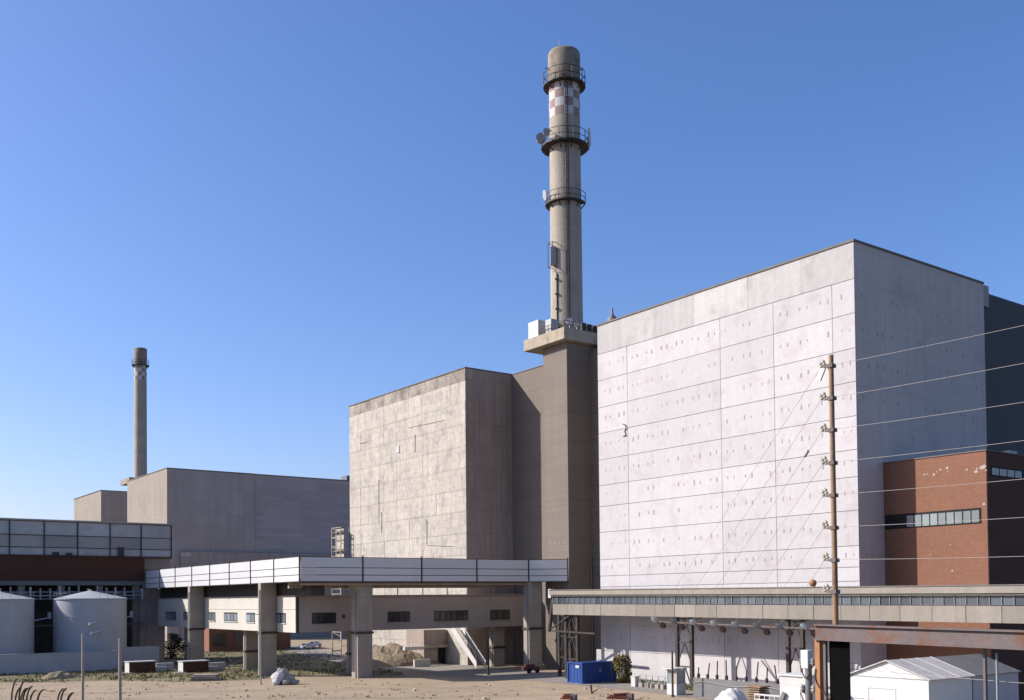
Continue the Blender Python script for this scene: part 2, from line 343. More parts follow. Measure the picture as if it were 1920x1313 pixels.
# ================================================================ REACTOR BUILDINGS
JZ = [0.0, 3.9, 7.6, 11.4, 13.2, 14.8, 17.2, 21.2, 25.0, 28.1, 31.9, 35.8, 39.6, 43.6, 47.5]
def white_building():
    X0, X1, Y0, Y1, H = 99.8, 127.6, 69.2, 113.1, 52.0
    t = thing('reactor_building', 'huge white concrete block building with jointed wall, nearest the right edge', 'building', (X0, Y0, 0))
    cb('wall_core', M['white_joint'], X0 + .10, X1, Y0 + .10, Y1 - .05, -.5, H - .25, t)
    cb('side_wall', M['white_shaded'], X0 + .11, X1 + .02, Y0, Y0 + .098, -.5, H - .22, t)
    vy = [Y0, 72.2, 80.7, 89.3, 106.8, Y1]
    for i in range(len(JZ) - 1):
        for k in range(5):
            g = .034; d = random.uniform(-.012, .012)
            cb('panel', M['white_wall'], X0 + d, X0 + .14, vy[k] + (g if k else 0), vy[k + 1] - g, JZ[i] + g, JZ[i + 1] - g, t)
    e = [Y0, 76.5, 84.6, 93.8, 101.5, 108, Y1]
    for k in range(6):
        cb('parapet_panel', M['white_parapet'], X0 + random.uniform(-.015, .015), X0 + .14, e[k] + (.012 if k else 0), e[k + 1] - .012, JZ[-1] + .045, H - .22, t)
    b = MB(); b.box(X0 - .12, X0 + .5, Y0 - .12, Y1, H - .24, H); b.box(X0 + .5, X1, Y0 - .12, Y0 + .5, H - .238, H - .002)
    b.box(X0 + .5, X1, Y1 - .5, Y1 - .01, H - .238, H - .002); b.build('coping', M['coping'], t)
    cb('roof', M['raw_joint'], X0 + .5, X1 - .1, Y0 + .5, Y1 - .5, H - .30, H - .12, t)
    b = MB(); b2 = MB()
    for i in range(1, len(JZ) - 1):
        hh = JZ[i + 1] - JZ[i]
        if hh < 2.2: continue
        z = JZ[i] + hh * .56
        y = Y0 + .7
        while y < Y1 - .6:
            for dy in (0, 1.05):
                if random.random() < .78 and y + dy < Y1 - .4:
                    s = random.uniform(.4, 1.05); zz = z + random.uniform(-.12, .12)
                    b.obox((X0 - .017, y + dy, zz), (.012, .22 * s, .62 * s))
            y += 2.9
        x = X0 + 1.4
        while x < X1 - .6:
            for dx in (0, 1.05):
                if random.random() < .6: b2.obox((x + dx, Y0 - .006, z + random.uniform(-.1, .1)), (.22, .008, random.uniform(.3, .6)))
            x += 2.9
    tag(b.build('tie_hole_patches', M['tie'], t), kind='stuff')
    tag(b2.build('tie_hole_patches', M['tie_side'], t), kind='stuff')
    b = MB(); p = onX(1172, 806, X0 - .05); b.path([p + Vector((0, .5, .9)), p + Vector((-.1, -.1, .7)), p + Vector((-.1, -.3, .2)), p + Vector((0, .1, -.2)), p + Vector((-.1, -.2, -.8)), p + Vector((0, .4, -.9))], .07, 6); b.build('cable_hook', M['steel_grey'], t)
    # dark clad wing on the far right
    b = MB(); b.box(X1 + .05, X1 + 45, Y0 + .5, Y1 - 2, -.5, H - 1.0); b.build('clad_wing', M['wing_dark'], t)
    b = MB(); b.box(X1 + .06, X1 + 1.5, Y0 + .1, Y0 + .48, H - 3.0, H - .24); b.build('corner_beam', M['wing'], t)
    # rooftop vent
    p = onX(1148, 590, 104); b = MB()
    b.lathe(p.x, p.y, [(.9, H - .2), (1.0, H + .9), (.75, H + 1.9), (.2, H + 2.5), (.15, H + 3.4), (.01, H + 3.5)], 10)
    b.build('roof_vent', M['steel_grey'], t)
    return t
white_building()

def concrete_block(label, Y0, Y1, panels, side_to=110.9):
    X0, X1, H = 100.7, 140., 52.75
    t = thing('containment_block', label, 'building', (X0, Y0, 0))
    lit = M['raw'] if panels else M['raw_far']
    cb('wall_core', M['raw_joint'] if panels else lit, X0 + .10, X1, Y0 + .10, Y1, -.5, H - .2, t)
    cb('side_wall', M['raw_side'] if panels else M['raw_far_shaded'], X0 + .11, side_to + 1, Y0, Y0 + .098, -.5, H - .18, t)
    if panels:
        nz = 13; ny = 9; hz = (H - 2.4) / nz; hy = (Y1 - Y0) / ny
        for i in range(nz + 1):
            for k in range(ny):
                g = .02; d = random.uniform(-.03, .03)
                cb('panel', M['raw_top'] if i >= nz else M['raw'], X0 + d, X0 + .13, Y0 + k * hy + (g if k else 0), Y0 + (k + 1) * hy - g, i * hz + (g if i else 0), (i + 1) * hz - g if i < nz else H - .2, t)
    b = MB(); b.box(X0 - .12, X0 + .5, Y0 - .1, Y1 + .1, H - .18, H); b.box(X0 + .5, X1, Y0 - .1, Y0 + .5, H - .178, H - .002); b.build('coping', M['coping'], t)
    return t
t = concrete_block('weathered tan concrete block building left of the tall chimney', 149.5, 193.4, True)
# patched hole and formwork seams on its sunlit wall
b = MB(); p = onX(746, 843, 100.62); b.obox(p, (.10, 1.0, 1.3)); b.build('patch', M['paint_white'], t)
b = MB()
for (xa, ya, xb, yb) in ((778, 815, 778, 848), (675, 832, 687, 829), (710, 900, 710, 980)):
    p = onX(xa, ya, 100.62); q = onX(xb, yb, 100.62); b.bar(p, q, .07)
tag(b.build('formwork_seams', M['raw_joint'], t), kind='stuff')
b = MB()
for (xa, ya, xb, yb) in ((765, 802, 832, 788), (800, 1022, 850, 1024), (715, 960, 715, 1000), (800, 975, 800, 1022)):
    p = onX(xa, ya, 100.62); q = onX(xb, yb, 100.62); b.bar(p, q, .09)
tag(b.build('pale_seams', M['raw'], t), kind='stuff')

concrete_block('small far concrete block at the left, lowest against the pale sky', 387., 426., False)

# block set back behind the chimney tower
t = thing('auxiliary_building', 'plain concrete wall set back between tan block and chimney tower', 'building', (111, 130, 0))
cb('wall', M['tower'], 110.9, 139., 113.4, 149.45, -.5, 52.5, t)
b = MB(); b.box(110.8, 111.3, 113.4, 149.4, 52.503, 52.65); b.build('coping', M['coping'], t)

# unit two
t = thing('reactor_building', 'far grey concrete block in front of the small distant chimney', 'building', (100, 310, 0))
cb('wall', M['raw_far'], 100., 127.7, 310.4, 351.6, -.5, 52.2, t)
cb('side_wall', M['raw_far_shaded'], 100.1, 127.72, 310.3, 310.398, -.5, 52.1, t)
cb('clad_wing', M['wing'], 127.85, 235., 310.8, 346, -.5, 52.2, t)
cb('corner_beam', M['raw_joint'], 127.73, 127.84, 310.6, 311.5, -.5, 52.1, t)
cb('coping', M['coping'], 99.85, 127.8, 310.2, 351.7, 52.203, 52.45, t)
cb('wing_coping', M['coping'], 127.82, 235.2, 310.6, 346.2, 52.203, 52.44, t)
cb('lower_wing', M['raw_side'], 104., 235., 309.0, 310.28, -.5, onY(480, 1037, 309.)[2], t)
b = MB(); p = onY(651, 905, 320.); b.box(p.x - 1.2, p.x + 1.2, 318, 322, 52.3, p.z + 2.2); b.build('roof_hut', M['steel_grey'], t)

# ================================================================ VENTILATION STACKS
def gallery(t, cx, cy, z, ro, ri, a0, a1, rail_h, n=20, rail_mat=None):
    g = MB().lathe(cx, cy, [(ri - .02, z), (ro, z), (ro, z + .22), (ri - .02, z + .22)], n, a0, a1, smooth=False).build('gallery_floor', M['steel_dark'], t)
    b = MB(); da = (a1 - a0) / n
    for k in range(n + 1):
        a = a0 + da * k; u = Vector((math.cos(a), math.sin(a), 0)); c = Vector((cx, cy, 0))
        if k % 2 == 0:
            b.bar(c + u * (ro - .08) + Vector((0, 0, z + .2)), c + u * (ro - .08) + Vector((0, 0, z + rail_h)), .09)
            b.bar(c + u * (ri - .1) + Vector((0, 0, z - .9)), c + u * (ro - .15) + Vector((0, 0, z - .02)), .14)
        if k < n:
            v = Vector((math.cos(a + da), math.sin(a + da), 0))
            for h in (rail_h * .5, rail_h): b.bar(c + u * (ro - .08) + Vector((0, 0, z + h)), c + v * (ro - .08) + Vector((0, 0, z + h)), .08)
    b.build('railing', rail_mat or M['steel_dark'], g)
    return g
def stack(label, dy, near):
    cx, cy = 110.1, 132.5 + dy; r = 2.62 if near else 2.12; zl = 0. if near else -2.0
    t = thing('ventilation_stack', label, 'chimney', (cx, cy, 0))
    zs = 55.4
    # square tower under the slab
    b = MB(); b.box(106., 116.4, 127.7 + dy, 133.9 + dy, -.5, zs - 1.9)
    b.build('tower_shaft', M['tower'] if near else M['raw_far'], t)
    b = MB(); b.box(104.5, 118., 126.5 + dy, 137.3 + dy, zs - 1.9, zs)
    b.build('platform_slab', M['slab'] if near else M['raw_far'], t, bevel=.05)
    n = 40
    b = MB().lathe(cx, cy, [(r + .12, zs), (r + .06, 75), (r, 92.9 + zl)], n); b.build('shaft', M['stack'], t)
    # checkered warning band
    b = MB(); rows, cols, sub = 4, 10, 5
    for j in range(rows):
        z0 = 92.9 + zl + 1.45 * j; z1 = z0 + 1.45
        for k in range(cols):
            a0 = 2 * math.pi * k / cols + .22; a1 = a0 + 2 * math.pi / cols
            b.lathe(cx, cy, [(r + .012, z0), (r + .012, z1)], sub, a0, a1, (j + k) % 2)
    b.build('checkered_band', [M['paint_white'], M['paint_red']], t)
    b = MB().lathe(cx, cy, [(r, 98.7 + zl), (r + .10, 99.5 + zl), (r + .12, 104.1 + zl), (r - .05, 104.45 + zl), (r - .5, 104.45 + zl), (r - .5, 102.8 + zl), (0.01, 102.8 + zl)], n)
    b.build('crown', M['stack_top'], t)
    if near:
        gallery(t, cx, cy, 98.5, r + 1.0, r, 0, 2 * math.pi, 2.3)
        g2 = gallery(t, cx, cy, 88.0, r + 1.45, r, 0, 2 * math.pi, 2.2)
        g3 = gallery(t, cx, cy, 78.2, r + .85, r, R_(110), R_(310), 1.8, 12)
        # camera-frame directions: left of picture, right of picture
        left = Vector((-.804, .595, 0)); right = -left; front = Vector((-.595, -.804, 0)); c = Vector((cx, cy, 0))
        # antennas on the middle gallery
        q = c + left * 4.1 + front * .6 + Vector((0, 0, 89.6))
        b = MB(); b.tube(q - front * .3, q + front * .3, .85, 18); b.build('antenna_drum', M['galv'], t)
        q = c + left * 3.2 + front * 2.2 + Vector((0, 0, 89.9))
        b = MB(); b.tube(q - front * .3, q + front * .3, .6, 16); b.build('antenna_drum', M['galv'], t)
        for ang, dz in ((0, 0), (.25, .3), (-.25, -.2)):
            d = right * math.cos(ang) + front * math.sin(ang); q = c + d * 4.2 + Vector((0, 0, 89.6 + dz))
            b = MB(); b.obox(q, (.35, .35, 2.3), .6); b.build('antenna_panel', M['white_steel'], t)
        for d, z in ((left * 3.4 + front * .4, 79.6), (left * 3.5 - front * .5, 80.4)):
            q = c + d + Vector((0, 0, z)); b = MB(); b.obox(q, (.5, .5, 1.3), .4); b.build('antenna_panel', M['white_steel'], t)
        for (d, z) in ((left * 3.3 + front * 1.2, 101.4), (left * 3.0 + front * 1.4, 90.8), (right * 3.2 + front, 101.3)):
            q = c + d + Vector((0, 0, z)); b = MB(); b.bar(q, q - d.normalized() * 1.3 + Vector((0, 0, -.3)), .12); b.build('outrigger', M['steel_dark'], t)
        # ladder with safety cage and cable run down the face turned to the viewer
        u = (front + right * .05).normalized(); s = Vector((u.y, -u.x, 0)); b = MB()
        p0 = c + u * (r + .32)
        for sg in (-.22, .22): b.bar(p0 + s * sg + Vector((0, 0, zs)), p0 + s * sg + Vector((0, 0, 98.4)), .10)
        z = zs + .5
        while z < 98: b.bar(p0 - s * .22 + Vector((0, 0, z)), p0 + s * .22 + Vector((0, 0, z)), .05); z += .6
        z = zs + 2
        while z < 98: b.bar(p0 - u * .35 + Vector((0, 0, z)), p0 + Vector((0, 0, z)), .08); z += 3
        b.build('ladder', M['steel_dark'], t)
        u2 = (front + left * .78).normalized(); p1 = c + u2 * (r + .2)
        b = MB(); b.tube(p1 + Vector((0, 0, zs)), p1 + Vector((0, 0, 66)), .10, 6)
        for z in (57.5, 60, 62.5, 65): b.obox(p1 + Vector((0, 0, z)), (.5, .5, .25), .6)
        b.build('cable_run', M['steel_dark'], t)
        p2 = c + (front + left * 1.15).normalized() * (r + .4)
        b = MB(); b.obox(p2 + Vector((0, 0, 69)), (.8, .9, 3.0), .95); ca = b.build('service_cabinet', M['galv'], t)
        b = MB()
        for sx in (-.65, .65):
            for sy in (-.6, .6):
                b.bar(p2 + Vector((sx, sy, 67)), p2 + Vector((sx, sy, 71.2)), .09)
        for z in (67.1, 71.1):
            b.bar(p2 + Vector((-.65, -.6, z)), p2 + Vector((.65, -.6, z)), .09); b.bar(p2 + Vector((-.65, .6, z)), p2 + Vector((.65, .6, z)), .09)
            b.bar(p2 + Vector((-.65, -.6, z)), p2 + Vector((-.65, .6, z)), .09); b.bar(p2 + Vector((.65, -.6, z)), p2 + Vector((.65, .6, z)), .09)
        b.build('cage', M['steel_dark'], ca)
        # cabinets and railings on the slab
        b = MB(); b.box(105.0, 107.0, 133.9, 136.6, zs + .05, zs + 2.9); b.build('equipment_cabinet', M['white_steel'], t)
        b = MB(); b.box(107.3, 109., 135.2, 137.0, zs + .05, zs + 3.0); b.build('equipment_cabinet', M['steel_grey'], t)
        b = MB(); b.box(105.2, 106.8, 130.7, 132.2, zs + .05, zs + 2.4); b.build('equipment_cabinet', M['galv'], t)
        b = MB()
        for (pa, pb) in (((104.7, 126.7), (117.8, 126.7)), ((104.7, 126.7), (104.7, 133.4))):
            A = Vector(pa + (zs,)); Bv = Vector(pb + (zs,)); nn = 8
            for k in range(nn + 1):
                q = A.lerp(Bv, k / nn); b.bar(q, q + Vector((0, 0, 1.15)), .07)
            for h in (.6, 1.15): b.bar(A + Vector((0, 0, h)), Bv + Vector((0, 0, h)), .07)
        b.build('railing', M['steel_dark'], t)
        for (x, y, zz, rr) in ((106.6, 127.6, zs + 1.4, .55), (107.8, 127.2, zs + 1.0, .45)):
            b = MB(); b.tube((x, y, zs), (x, y, zz), .09, 6); b.tube(Vector((x, y, zz)) - front * .15, Vector((x, y, zz)) + front * .25, rr, 14); b.build('antenna_dish', M['white_steel'], t)
        b = MB()
        for k in range(6): b.obox((109.2 + k * 1.25, 127.3, zs + .75), (.9, .6, random.uniform(.9, 1.5)))
        b.build('junction_boxes', M['steel_dark'], t)
        # pipe with landings on the shaded side of the tower
        b = MB(); b.tube((112.1, 127.3, 2), (112.1, 127.3, 52.5), .28, 8); b.build('riser_pipe', M['steel_grey'], t)
        b = MB(); b.tube((110.6, 127.5, 2), (110.6, 127.5, 18), .14, 8); b.build('riser_pipe', M['steel_grey'], t)
        for yy in (665, 780, 900, 1022):
            z = onY(1108, yy, 127.)[2]; b = MB(); b.box(111.0, 113.4, 126.2, 127.68, z, z + .25)
            b.bar((111.1, 126.3, z), (111.1, 126.3, z + 1.2), .07); b.bar((113.3, 126.3, z), (113.3, 126.3, z + 1.2), .07); b.bar((111.1, 126.3, z + 1.2), (113.3, 126.3, z + 1.2), .07)
            b.bar((111.3, 127.6, z - 1.2), (111.3, 126.4, z), .1)
            b.build('landing', M['steel_dark'], t)
        b = MB()
        for k in range(4): b.box(105.97, 106.0 - .001, 128.6 + k * 1.3, 128.9 + k * 1.3, 20.6, 20.9)
        b.build('wall_plugs', M['raw_joint'], t)
        # slim lightning rod
        b = MB(); b.tube((cx - 1, cy, 104), (cx - 1, cy, 106.4), .05, 5); b.build('lightning_rod', M['wire'], t)
    else:
        gallery(t, cx, cy, 98.2 + zl, r + .9, r, 0, 2 * math.pi, 2.0, 16)
    return t
stack('tall tan concrete chimney with checkered band rising beside the white building', 0, True)
stack('distant slim chimney with checkered band behind the far grey block', 238.5, False)

# ================================================================ BRICK ANNEX
t = thing('brick_annex', 'orange brick annex with a long narrow window against the white building', 'building', (104.7, 56.9, 0))
BH = 26.8
cb('wall', M['brick'], 104.7, 104.98, 56.9, 69.15, -.5, BH, t)
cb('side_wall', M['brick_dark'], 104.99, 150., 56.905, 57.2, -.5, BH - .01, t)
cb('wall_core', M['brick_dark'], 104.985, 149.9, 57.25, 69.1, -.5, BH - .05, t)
cb('coping', M['coping'], 104.6, 150, 56.8, 69.14, BH + .005, BH + .12, t)
# long window: recess frame and glass blocks
ya = onX(1838, 970, 104.7)[1]; yb = onX(1700, 975, 104.7)[1]; yc = onX(1660, 975, 104.7)[1]
z0 = onX(1770, 984, 104.7)[2]; z1 = onX(1770, 961, 104.7)[2]
wn = cb('window', M['void'], 104.64, 104.695, ya - .1, min(yc, 69.1), z0 - .1, z1 + .2, t)
n = 9
for k in range(n):
    wdt = (yb - ya) / n; cb('pane', M['glass_block'], 104.60, 104.638, ya + k * wdt + .07, ya + (k + 1) * wdt - .07, z0 + .02, z1 - .05, wn)
# ribbon window in the shaded side
xa = onY(1858, 880, 56.9)[0]; xb = onY(1925, 890, 56.9)[0]; zz = onY(1880, 886, 56.9)[2]
wn = cb('window', M['void'], xa, xb + 30, 56.86, 56.903, zz - .5, zz + .5, t)
for k in range(22): cb('pane', M['glass_black'] if k in (4, 7) or k > 9 else M['glass_block'], xa + .1 + k * 1.6, xa + 1.5 + k * 1.6, 56.83, 56.858, zz - .4, zz + .35, wn)
# chips where render came off
b = MB()
for (px, py, s) in ((1733, 890, .25), (1738, 889, .22), (1751, 890, .3), (1757, 885, .25), (1763, 881, .35), (1776, 877, .35), (1777, 884, .2), (1813, 881, .25), (1831, 884, .4), (1832, 879, .25), (1842, 877, .55), (1846, 874, .45), (1849, 882, .2), (1845, 945, .35), (1786, 1070, .25), (1745, 1040, .15), (1782, 1022, .15)):
    p = onX(px, py, 104.7); k = random.randint(5, 7); s *= .5; xo = 104.692 - .003 * len(b.f) / 2
    pts = [(xo, p.y + s * 1.2 * random.uniform(.5, 1.2) * math.cos(6.28 * i / k), p.z + s * random.uniform(.5, 1.2) * math.sin(6.28 * i / k)) for i in range(k)]
    b.add(pts, [list(range(k))]); 
tag(b.build('render_chips', M['render_patch'], t), kind='stuff')
# rooftop unit
p = onY(1884, 845, 60); b = MB(); b.box(p.x - .8, p.x + .8, 59, 60.5, BH + .12, BH + 1.0); b.build('roof_unit', M['galv'], t)

# ================================================================ TURBINE HALL (left)
t = thing('turbine_hall', 'long glazed hall over a dark red brick band at left edge', 'building', (40, 208, 0))
HY = 208.; HX = 67.9
rows = [(20.75, 22.2), (22.2, 24.5), (24.5, 27.1)]
for k in range(14):
    x1 = HX - 6. * k; x0 = x1 - 6.
    for i, (a, c) in enumerate(rows):
        for h in (0,):
            xm0 = x0; d = random.uniform(-.03, .03)
            cb('glazing_panel', M['hall_sheet2'] if i == 1 else M['hall_sheet'], xm0 + .06, xm0 + 5.94, HY + .1 + d, HY + .2 + d, a + .06, c - .06, t)
    cb('mullion', M['steel_dark'], x1 - .09, x1 + .09, HY - .12, HY + .16, 20.4, 27.2, t)
for z in (20.6, 22.2, 24.5, 27.12): cb('transom', M['steel_dark'], HX - 84, HX - .15, HY - .06, HY + .08, z - .06, z + .06, t)
cb('end_wall', M['hall_sheet2'], HX - .05, HX + .05, HY + .25, HY + 26, 20.6, 27.0, t)
cb('inner_wall', M['raw_side'], HX - 84, HX - .1, HY + .3, HY + .6, 20.6, 26.9, t)
cb('roof_edge', M['galv'], HX - 84, HX + .2, HY - .25, HY + 26, 27.25, 27.5, t)
for (px, py, h) in ((227, 1037, 1.9), (105, 1038, .7), (130, 1040, .6)):
    p = onY(px, py, HY - .2); cb('hung_box', M['steel_dark'], p.x - .55, p.x + .55, HY - .3, HY - .15, 20.65, 20.65 + h, t)
cb('brick_band', M['brick_dark'], HX - 84, 62.3, HY - .8, HY + 6, 15.9, 20.45, t)
cb('band_ledge', M['brick_dark'], HX - 84, HX - .4, HY - 1.0, HY - .3, 20.46, 20.62, t)
cb('beam', M['steel_grey'], HX - 84, 62.2, HY - .6, HY + 1.5, 15.0, 15.88, t)
cb('end_bay', M['raw_side'], 62.4, HX - .1, HY + .35, HY + .7, 14.5, 20.55, t)
cb('back_wall', M['steel_dark'], HX - 84, HX - .2, HY + 8, HY + 8.4, -.5, 15.9, t)  # near-black colour stands for the deep shade under the hall
cb('soffit', M['raw_side'], HX - 84, HX, HY + 1.6, HY + 8, 15.5, 15.9, t)
for k in range(12):
    x = 61.0 - 7. * k; cb('column', M['raw_side'], x - .6, x + .6, HY + .2, HY + 1.4, -.3, 15.0, t)
# pipe rack with short hangers under the band
b = MB()
for z, yy in ((13.0, HY - 1.6), (13.7, HY - 1.2), (12.4, HY - 1.0)): b.tube((HX - 84, yy, z), (62, yy, z), .16, 8)
b.build('pipe_run', M['galv'], t)
for k in range(48):
    x = 61.6 - 1.7 * k; cb('hanger', M['galv'] if k % 3 else M['white_steel'], x - .12, x + .12, HY - 1.75, HY - 1.0, 12.2, 14.95 - random.uniform(0, .6), t)
b = MB(); b.box(HX - 84, 62, HY - 1.5, HY - .65, 7.3, 7.5); b.build('rack_rail', M['steel_grey'], t)
for k in range(5):
    p0 = Vector((57 - 15 * k, HY - 1.2, 8.4)); b = MB(); b.tube(p0, p0 + Vector((2.4, -.8, .5)), .14, 6); b.obox(p0 + Vector((2.4, -.8, .9)), (.5, .5, 1.2)); b.build('valve', M['white_steel'], t)
# solid pier carrying the bridge end
cb('end_pier', M['raw_side'], 61.4, 66.4, HY - .55, HY + .1, -.3, 14.3, t)

# ================================================================ TANKS
def tank(cx, cy, label, grp):
    t = thing('storage_tank', label, 'tank', (cx, cy, 0), grp); r = 6.15; h = 12.35
    b = MB().lathe(cx, cy, [(r, -.2), (r, h)], 48); b.build('shell', M['tank'], t)
    b = MB().lathe(cx, cy, [(r + .16, h - .12), (r + .16, h + .04), (.25, h + 1.45), (.25, h + 1.7), (.01, h + 1.7)], 48, smooth=False); b.build('roof', M['tank'], t)
    for z in (3, 6.1, 9.2): MB().lathe(cx, cy, [(r + .002, z), (r + .03, z + .03), (r + .03, z + .09), (r + .002, z + .12)], 48).build('seam_ring', M['tank'], t)
    f = Vector((-.62, -.78, 0)).normalized(); sd = Vector((-f.y, f.x, 0))
    for ang, z, l in ((-.15, 8.0, 1.3), (-.2, 6.3, 1.6)):
        d = Matrix.Rotation(-ang + .35, 3, 'Z') @ f; q = Vector((cx, cy, z)) + d * r; s2 = Vector((-d.y, d.x, 0))
        b = MB(); b.tube(q, q + d * .7, .2, 8); b.tube(q + d * .6 - s2 * l * .5, q + d * .6 + s2 * l * .5 + Vector((0, 0, .35)), .17, 8); b.obox(q + d * .6 - s2 * l * .4 + Vector((0, 0, -.12)), (.5, .5, .3)); b.build('nozzle', M['white_steel'], t)
    # top railing
    b = MB()
    for k in range(28):
        a = 2 * math.pi * k / 28; a2 = 2 * math.pi * (k + 1) / 28; p = Vector((cx + r * math.cos(a), cy + r * math.sin(a), h)); q = Vector((cx + r * math.cos(a2), cy + r * math.sin(a2), h))
        if k % 7 < 3: b.bar(p, p + Vector((0, 0, 1.)), .05); b.bar(p + Vector((0, 0, 1.)), q + Vector((0, 0, 1.)), .05)
    b.build('railing', M['galv'], t)
    return t
tank(48.6, 193.6, 'white cylindrical storage tank with cone roof, seen whole', 'storage tanks before the hall')
tank(33.0, 193.6, 'white cylindrical storage tank cut off by the left edge', 'storage tanks before the hall')
t = thing('bund_wall', 'long low pale wall in front of the storage tanks', 'wall', (40, 184, 0))
cb('front_wall', M['bund'], -15, 50.3, 183.6, 184.0, -.3, 3.2, t)
cb('return_wall', M['bund'], 50.32, 50.7, 183.62, 189.5, -.3, 3.2, t)
cb('end_wall', M['bund'], 50.72, 59.5, 189.1, 189.5, -.3, 3.6, t)
cb('coping', M['bund'], -15, 50.4, 183.5, 184.1, 3.203, 3.3, t)

# ================================================================ FOOTBRIDGE / CABLE BRIDGE
t = thing('elevated_bridge', 'elevated bridge with white panelled sides on concrete pillars', 'bridge', (62.5, 135.4, 0))
ZB, ZT = 14.35, 17.9
def clad(p, q, nb, t, out, first=True):
    p = Vector(p); q = Vector(q); d = (q - p); L = d.length; d.normalize(); rz = math.atan2(d.y, d.x); o = Vector(out)
    fr = [0, .27, .57, 1.]
    for k in range(nb):
        c = p + d * (L * (k + .5) / nb); w_ = L / nb
        for i in range(3):
            za = ZB + (ZT - ZB) * fr[i] + .06; zb = ZB + (ZT - ZB) * fr[i + 1] - .06
            cube('side_panel', M['panel_white'], (c.x + o.x * .02, c.y + o.y * .02, (za + zb) / 2), (w_ - .24, .08, zb - za), t, rz)
    for k in range(nb + 1):
        if k == 0 and not first: continue
        c = p + d * (L * k / nb); cube('post', M['steel_dark'], (c.x + o.x * .05, c.y + o.y * .05, (ZB + ZT) / 2 + .05), (.18, .20, ZT - ZB + .5), t, rz)
    for i in range(4):
        c = p + d * L / 2; z = ZB + (ZT - ZB) * fr[i]
        cube('rail', M['steel_dark'], (c.x, c.y, z), (L - .3, .10, .10), t, rz)
BA, BB, BC, BD = (62.5, 207.), (62.5, 135.4), (101., 132.), (105.8, 127.8)
clad(BB + (0,), BA + (0,), 8, t, (-1, 0, 0))
clad(BB + (0,), BC + (0,), 4, t, (-.09, -1, 0), False)
clad(BC + (0,), BD + (0,), 1, t, (-.6, -.75, 0), False)
# inner sides, deck, roofless top
b = MB(); b.prism([(62.6, 206.8), (62.6, 135.55), (101.05, 132.15), (105.7, 128.1), (105.9, 133.8), (102.5, 137.5), (68.0, 140.6), (68.0, 206.8)], ZB + .02, ZB + .35)
b.build('deck', M['pillar'], t)
b = MB(); b.prism([(67.85, 206.8), (67.85, 140.75), (102.4, 137.6), (102.4, 137.8), (68.05, 140.95), (68.05, 206.8)], ZB + .36, ZT - .1)
b.build('inner_side', M['panel_white'], t)
b = MB()
b.box(65.2, 67.4, 137.5, 206.5, ZB - 2.0, ZB)
b.build('girder', M['steel_dark'], t)  # deep and near-black, so the gap under the deck gets its darkness
b = MB(); b.tube((63., 136.2, ZB - .3), (101.1, 132.9, ZB - .3), .25, 6); b.obox((82, 138.9, ZB - .45), (38, .6, .9), -.088); b.build('girder', M['raw_side'], t)
for px in (735, 805, 955):
    p = onY(px, 1096, 136.5); b = MB(); b.obox((p.x, p.y + .6, ZB - .25), (1.6, .8, .4)); b.build('bracket_box', M['steel_dark'], t)
def pillar(t, cx, cy, zt, w_=2.3, d_=1.5, collar=True, cap=True):
    b = MB(); b.obox((cx, cy, zt / 2 - .15), (d_, w_, zt + .3)); p = b.build('pillar', M['pillar'], t, bevel=.08)
    if collar:
        b = MB(); z = zt * .47; b.obox((cx, cy, z), (d_ + .3, w_ + .3, .35)); b.build('collar', M['steel_dark'], p)
    if cap:
        b = MB(); b.obox((cx, cy, zt - .4), (d_ + .8, w_ + .7, .78)); b.build('cap', M['pillar'], p)
    b = MB(); b.tube((cx - d_ / 2 - .12, cy - w_ / 4, 0), (cx - d_ / 2 - .12, cy - w_ / 4, zt - 1), .08, 6); b.build('drain_pipe', M['galv'], p)
pillar(t, 63.62, 181.4, ZB, 1.15, 2.6, True, False); pillar(t, 63.62, 149.6, ZB, 1.1, 2.6, True, False)
pillar(t, 73.2, 136.9, ZB, 2.0, 2.5, True, False); pillar(t, 102.2, 132.6, ZB, 1.6, 2.6, True, False)
b = MB(); b.add([(71.2, 135.8, ZB - .01), (74.47, 135.8, ZB - .01), (74.47, 135.8, ZB - 2.2), (72.33, 135.8, ZB - 2.2)] + [(71.2, 138.0, ZB - .01), (74.47, 138.0, ZB - .01), (74.47, 138.0, ZB - 2.2), (72.33, 138.0, ZB - 2.2)],
    [(0, 1, 2, 3), (7, 6, 5, 4), (0, 4, 5, 1), (1, 5, 6, 2), (2, 6, 7, 3), (3, 7, 4, 0)]); b.build('corbel', M['pillar'], t)

# small lamp behind the bridge
p = onY(357, 1040, 214.); t = thing('street_lamp', 'small white lamp head sticking up behind the panelled bridge', 'street lamp', (p.x, p.y, 0))
b = MB(); b.tube((p.x, p.y, 0), (p.x, p.y, p.z), .12, 8); b.build('post', M['galv'], t)
b = MB(); b.obox((p.x - 1.0, p.y + .2, p.z), (2.0, .7, .7)); b.build('lamp_head', M['paint_white'], t)

# ================================================================ CORRIDOR BUILDING
t = thing('corridor_building', 'cream raised corridor with small windows running below the bridge', 'building', (65, 142.4, 0))
CB, CT = 6.85, 12.2
b = MB(); b.prism([(65.12, 207.5), (65.12, 142.52), (110.8, 142.52), (110.8, 147.4), (70, 147.4), (70, 207.5)], CB, CT); b.build('body', M['cream_shaded'], t)
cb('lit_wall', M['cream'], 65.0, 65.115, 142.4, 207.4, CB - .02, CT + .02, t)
cb('corner_post', M['steel_dark'], 65.12, 65.55, 142.38, 142.515, CB - .1, CT, t)
b = MB(); b.prism([(64.9, 207.5), (64.9, 142.3), (110.8, 142.3), (110.8, 147.5), (70.1, 147.5), (70.1, 207.5)], CT + .025, CT + .22); b.build('roof', M['raw_side'], t)
cb('string_course', M['cream'], 64.93, 64.998, 142.6, 207.3, CT - 1.9, CT - 1.75, t)
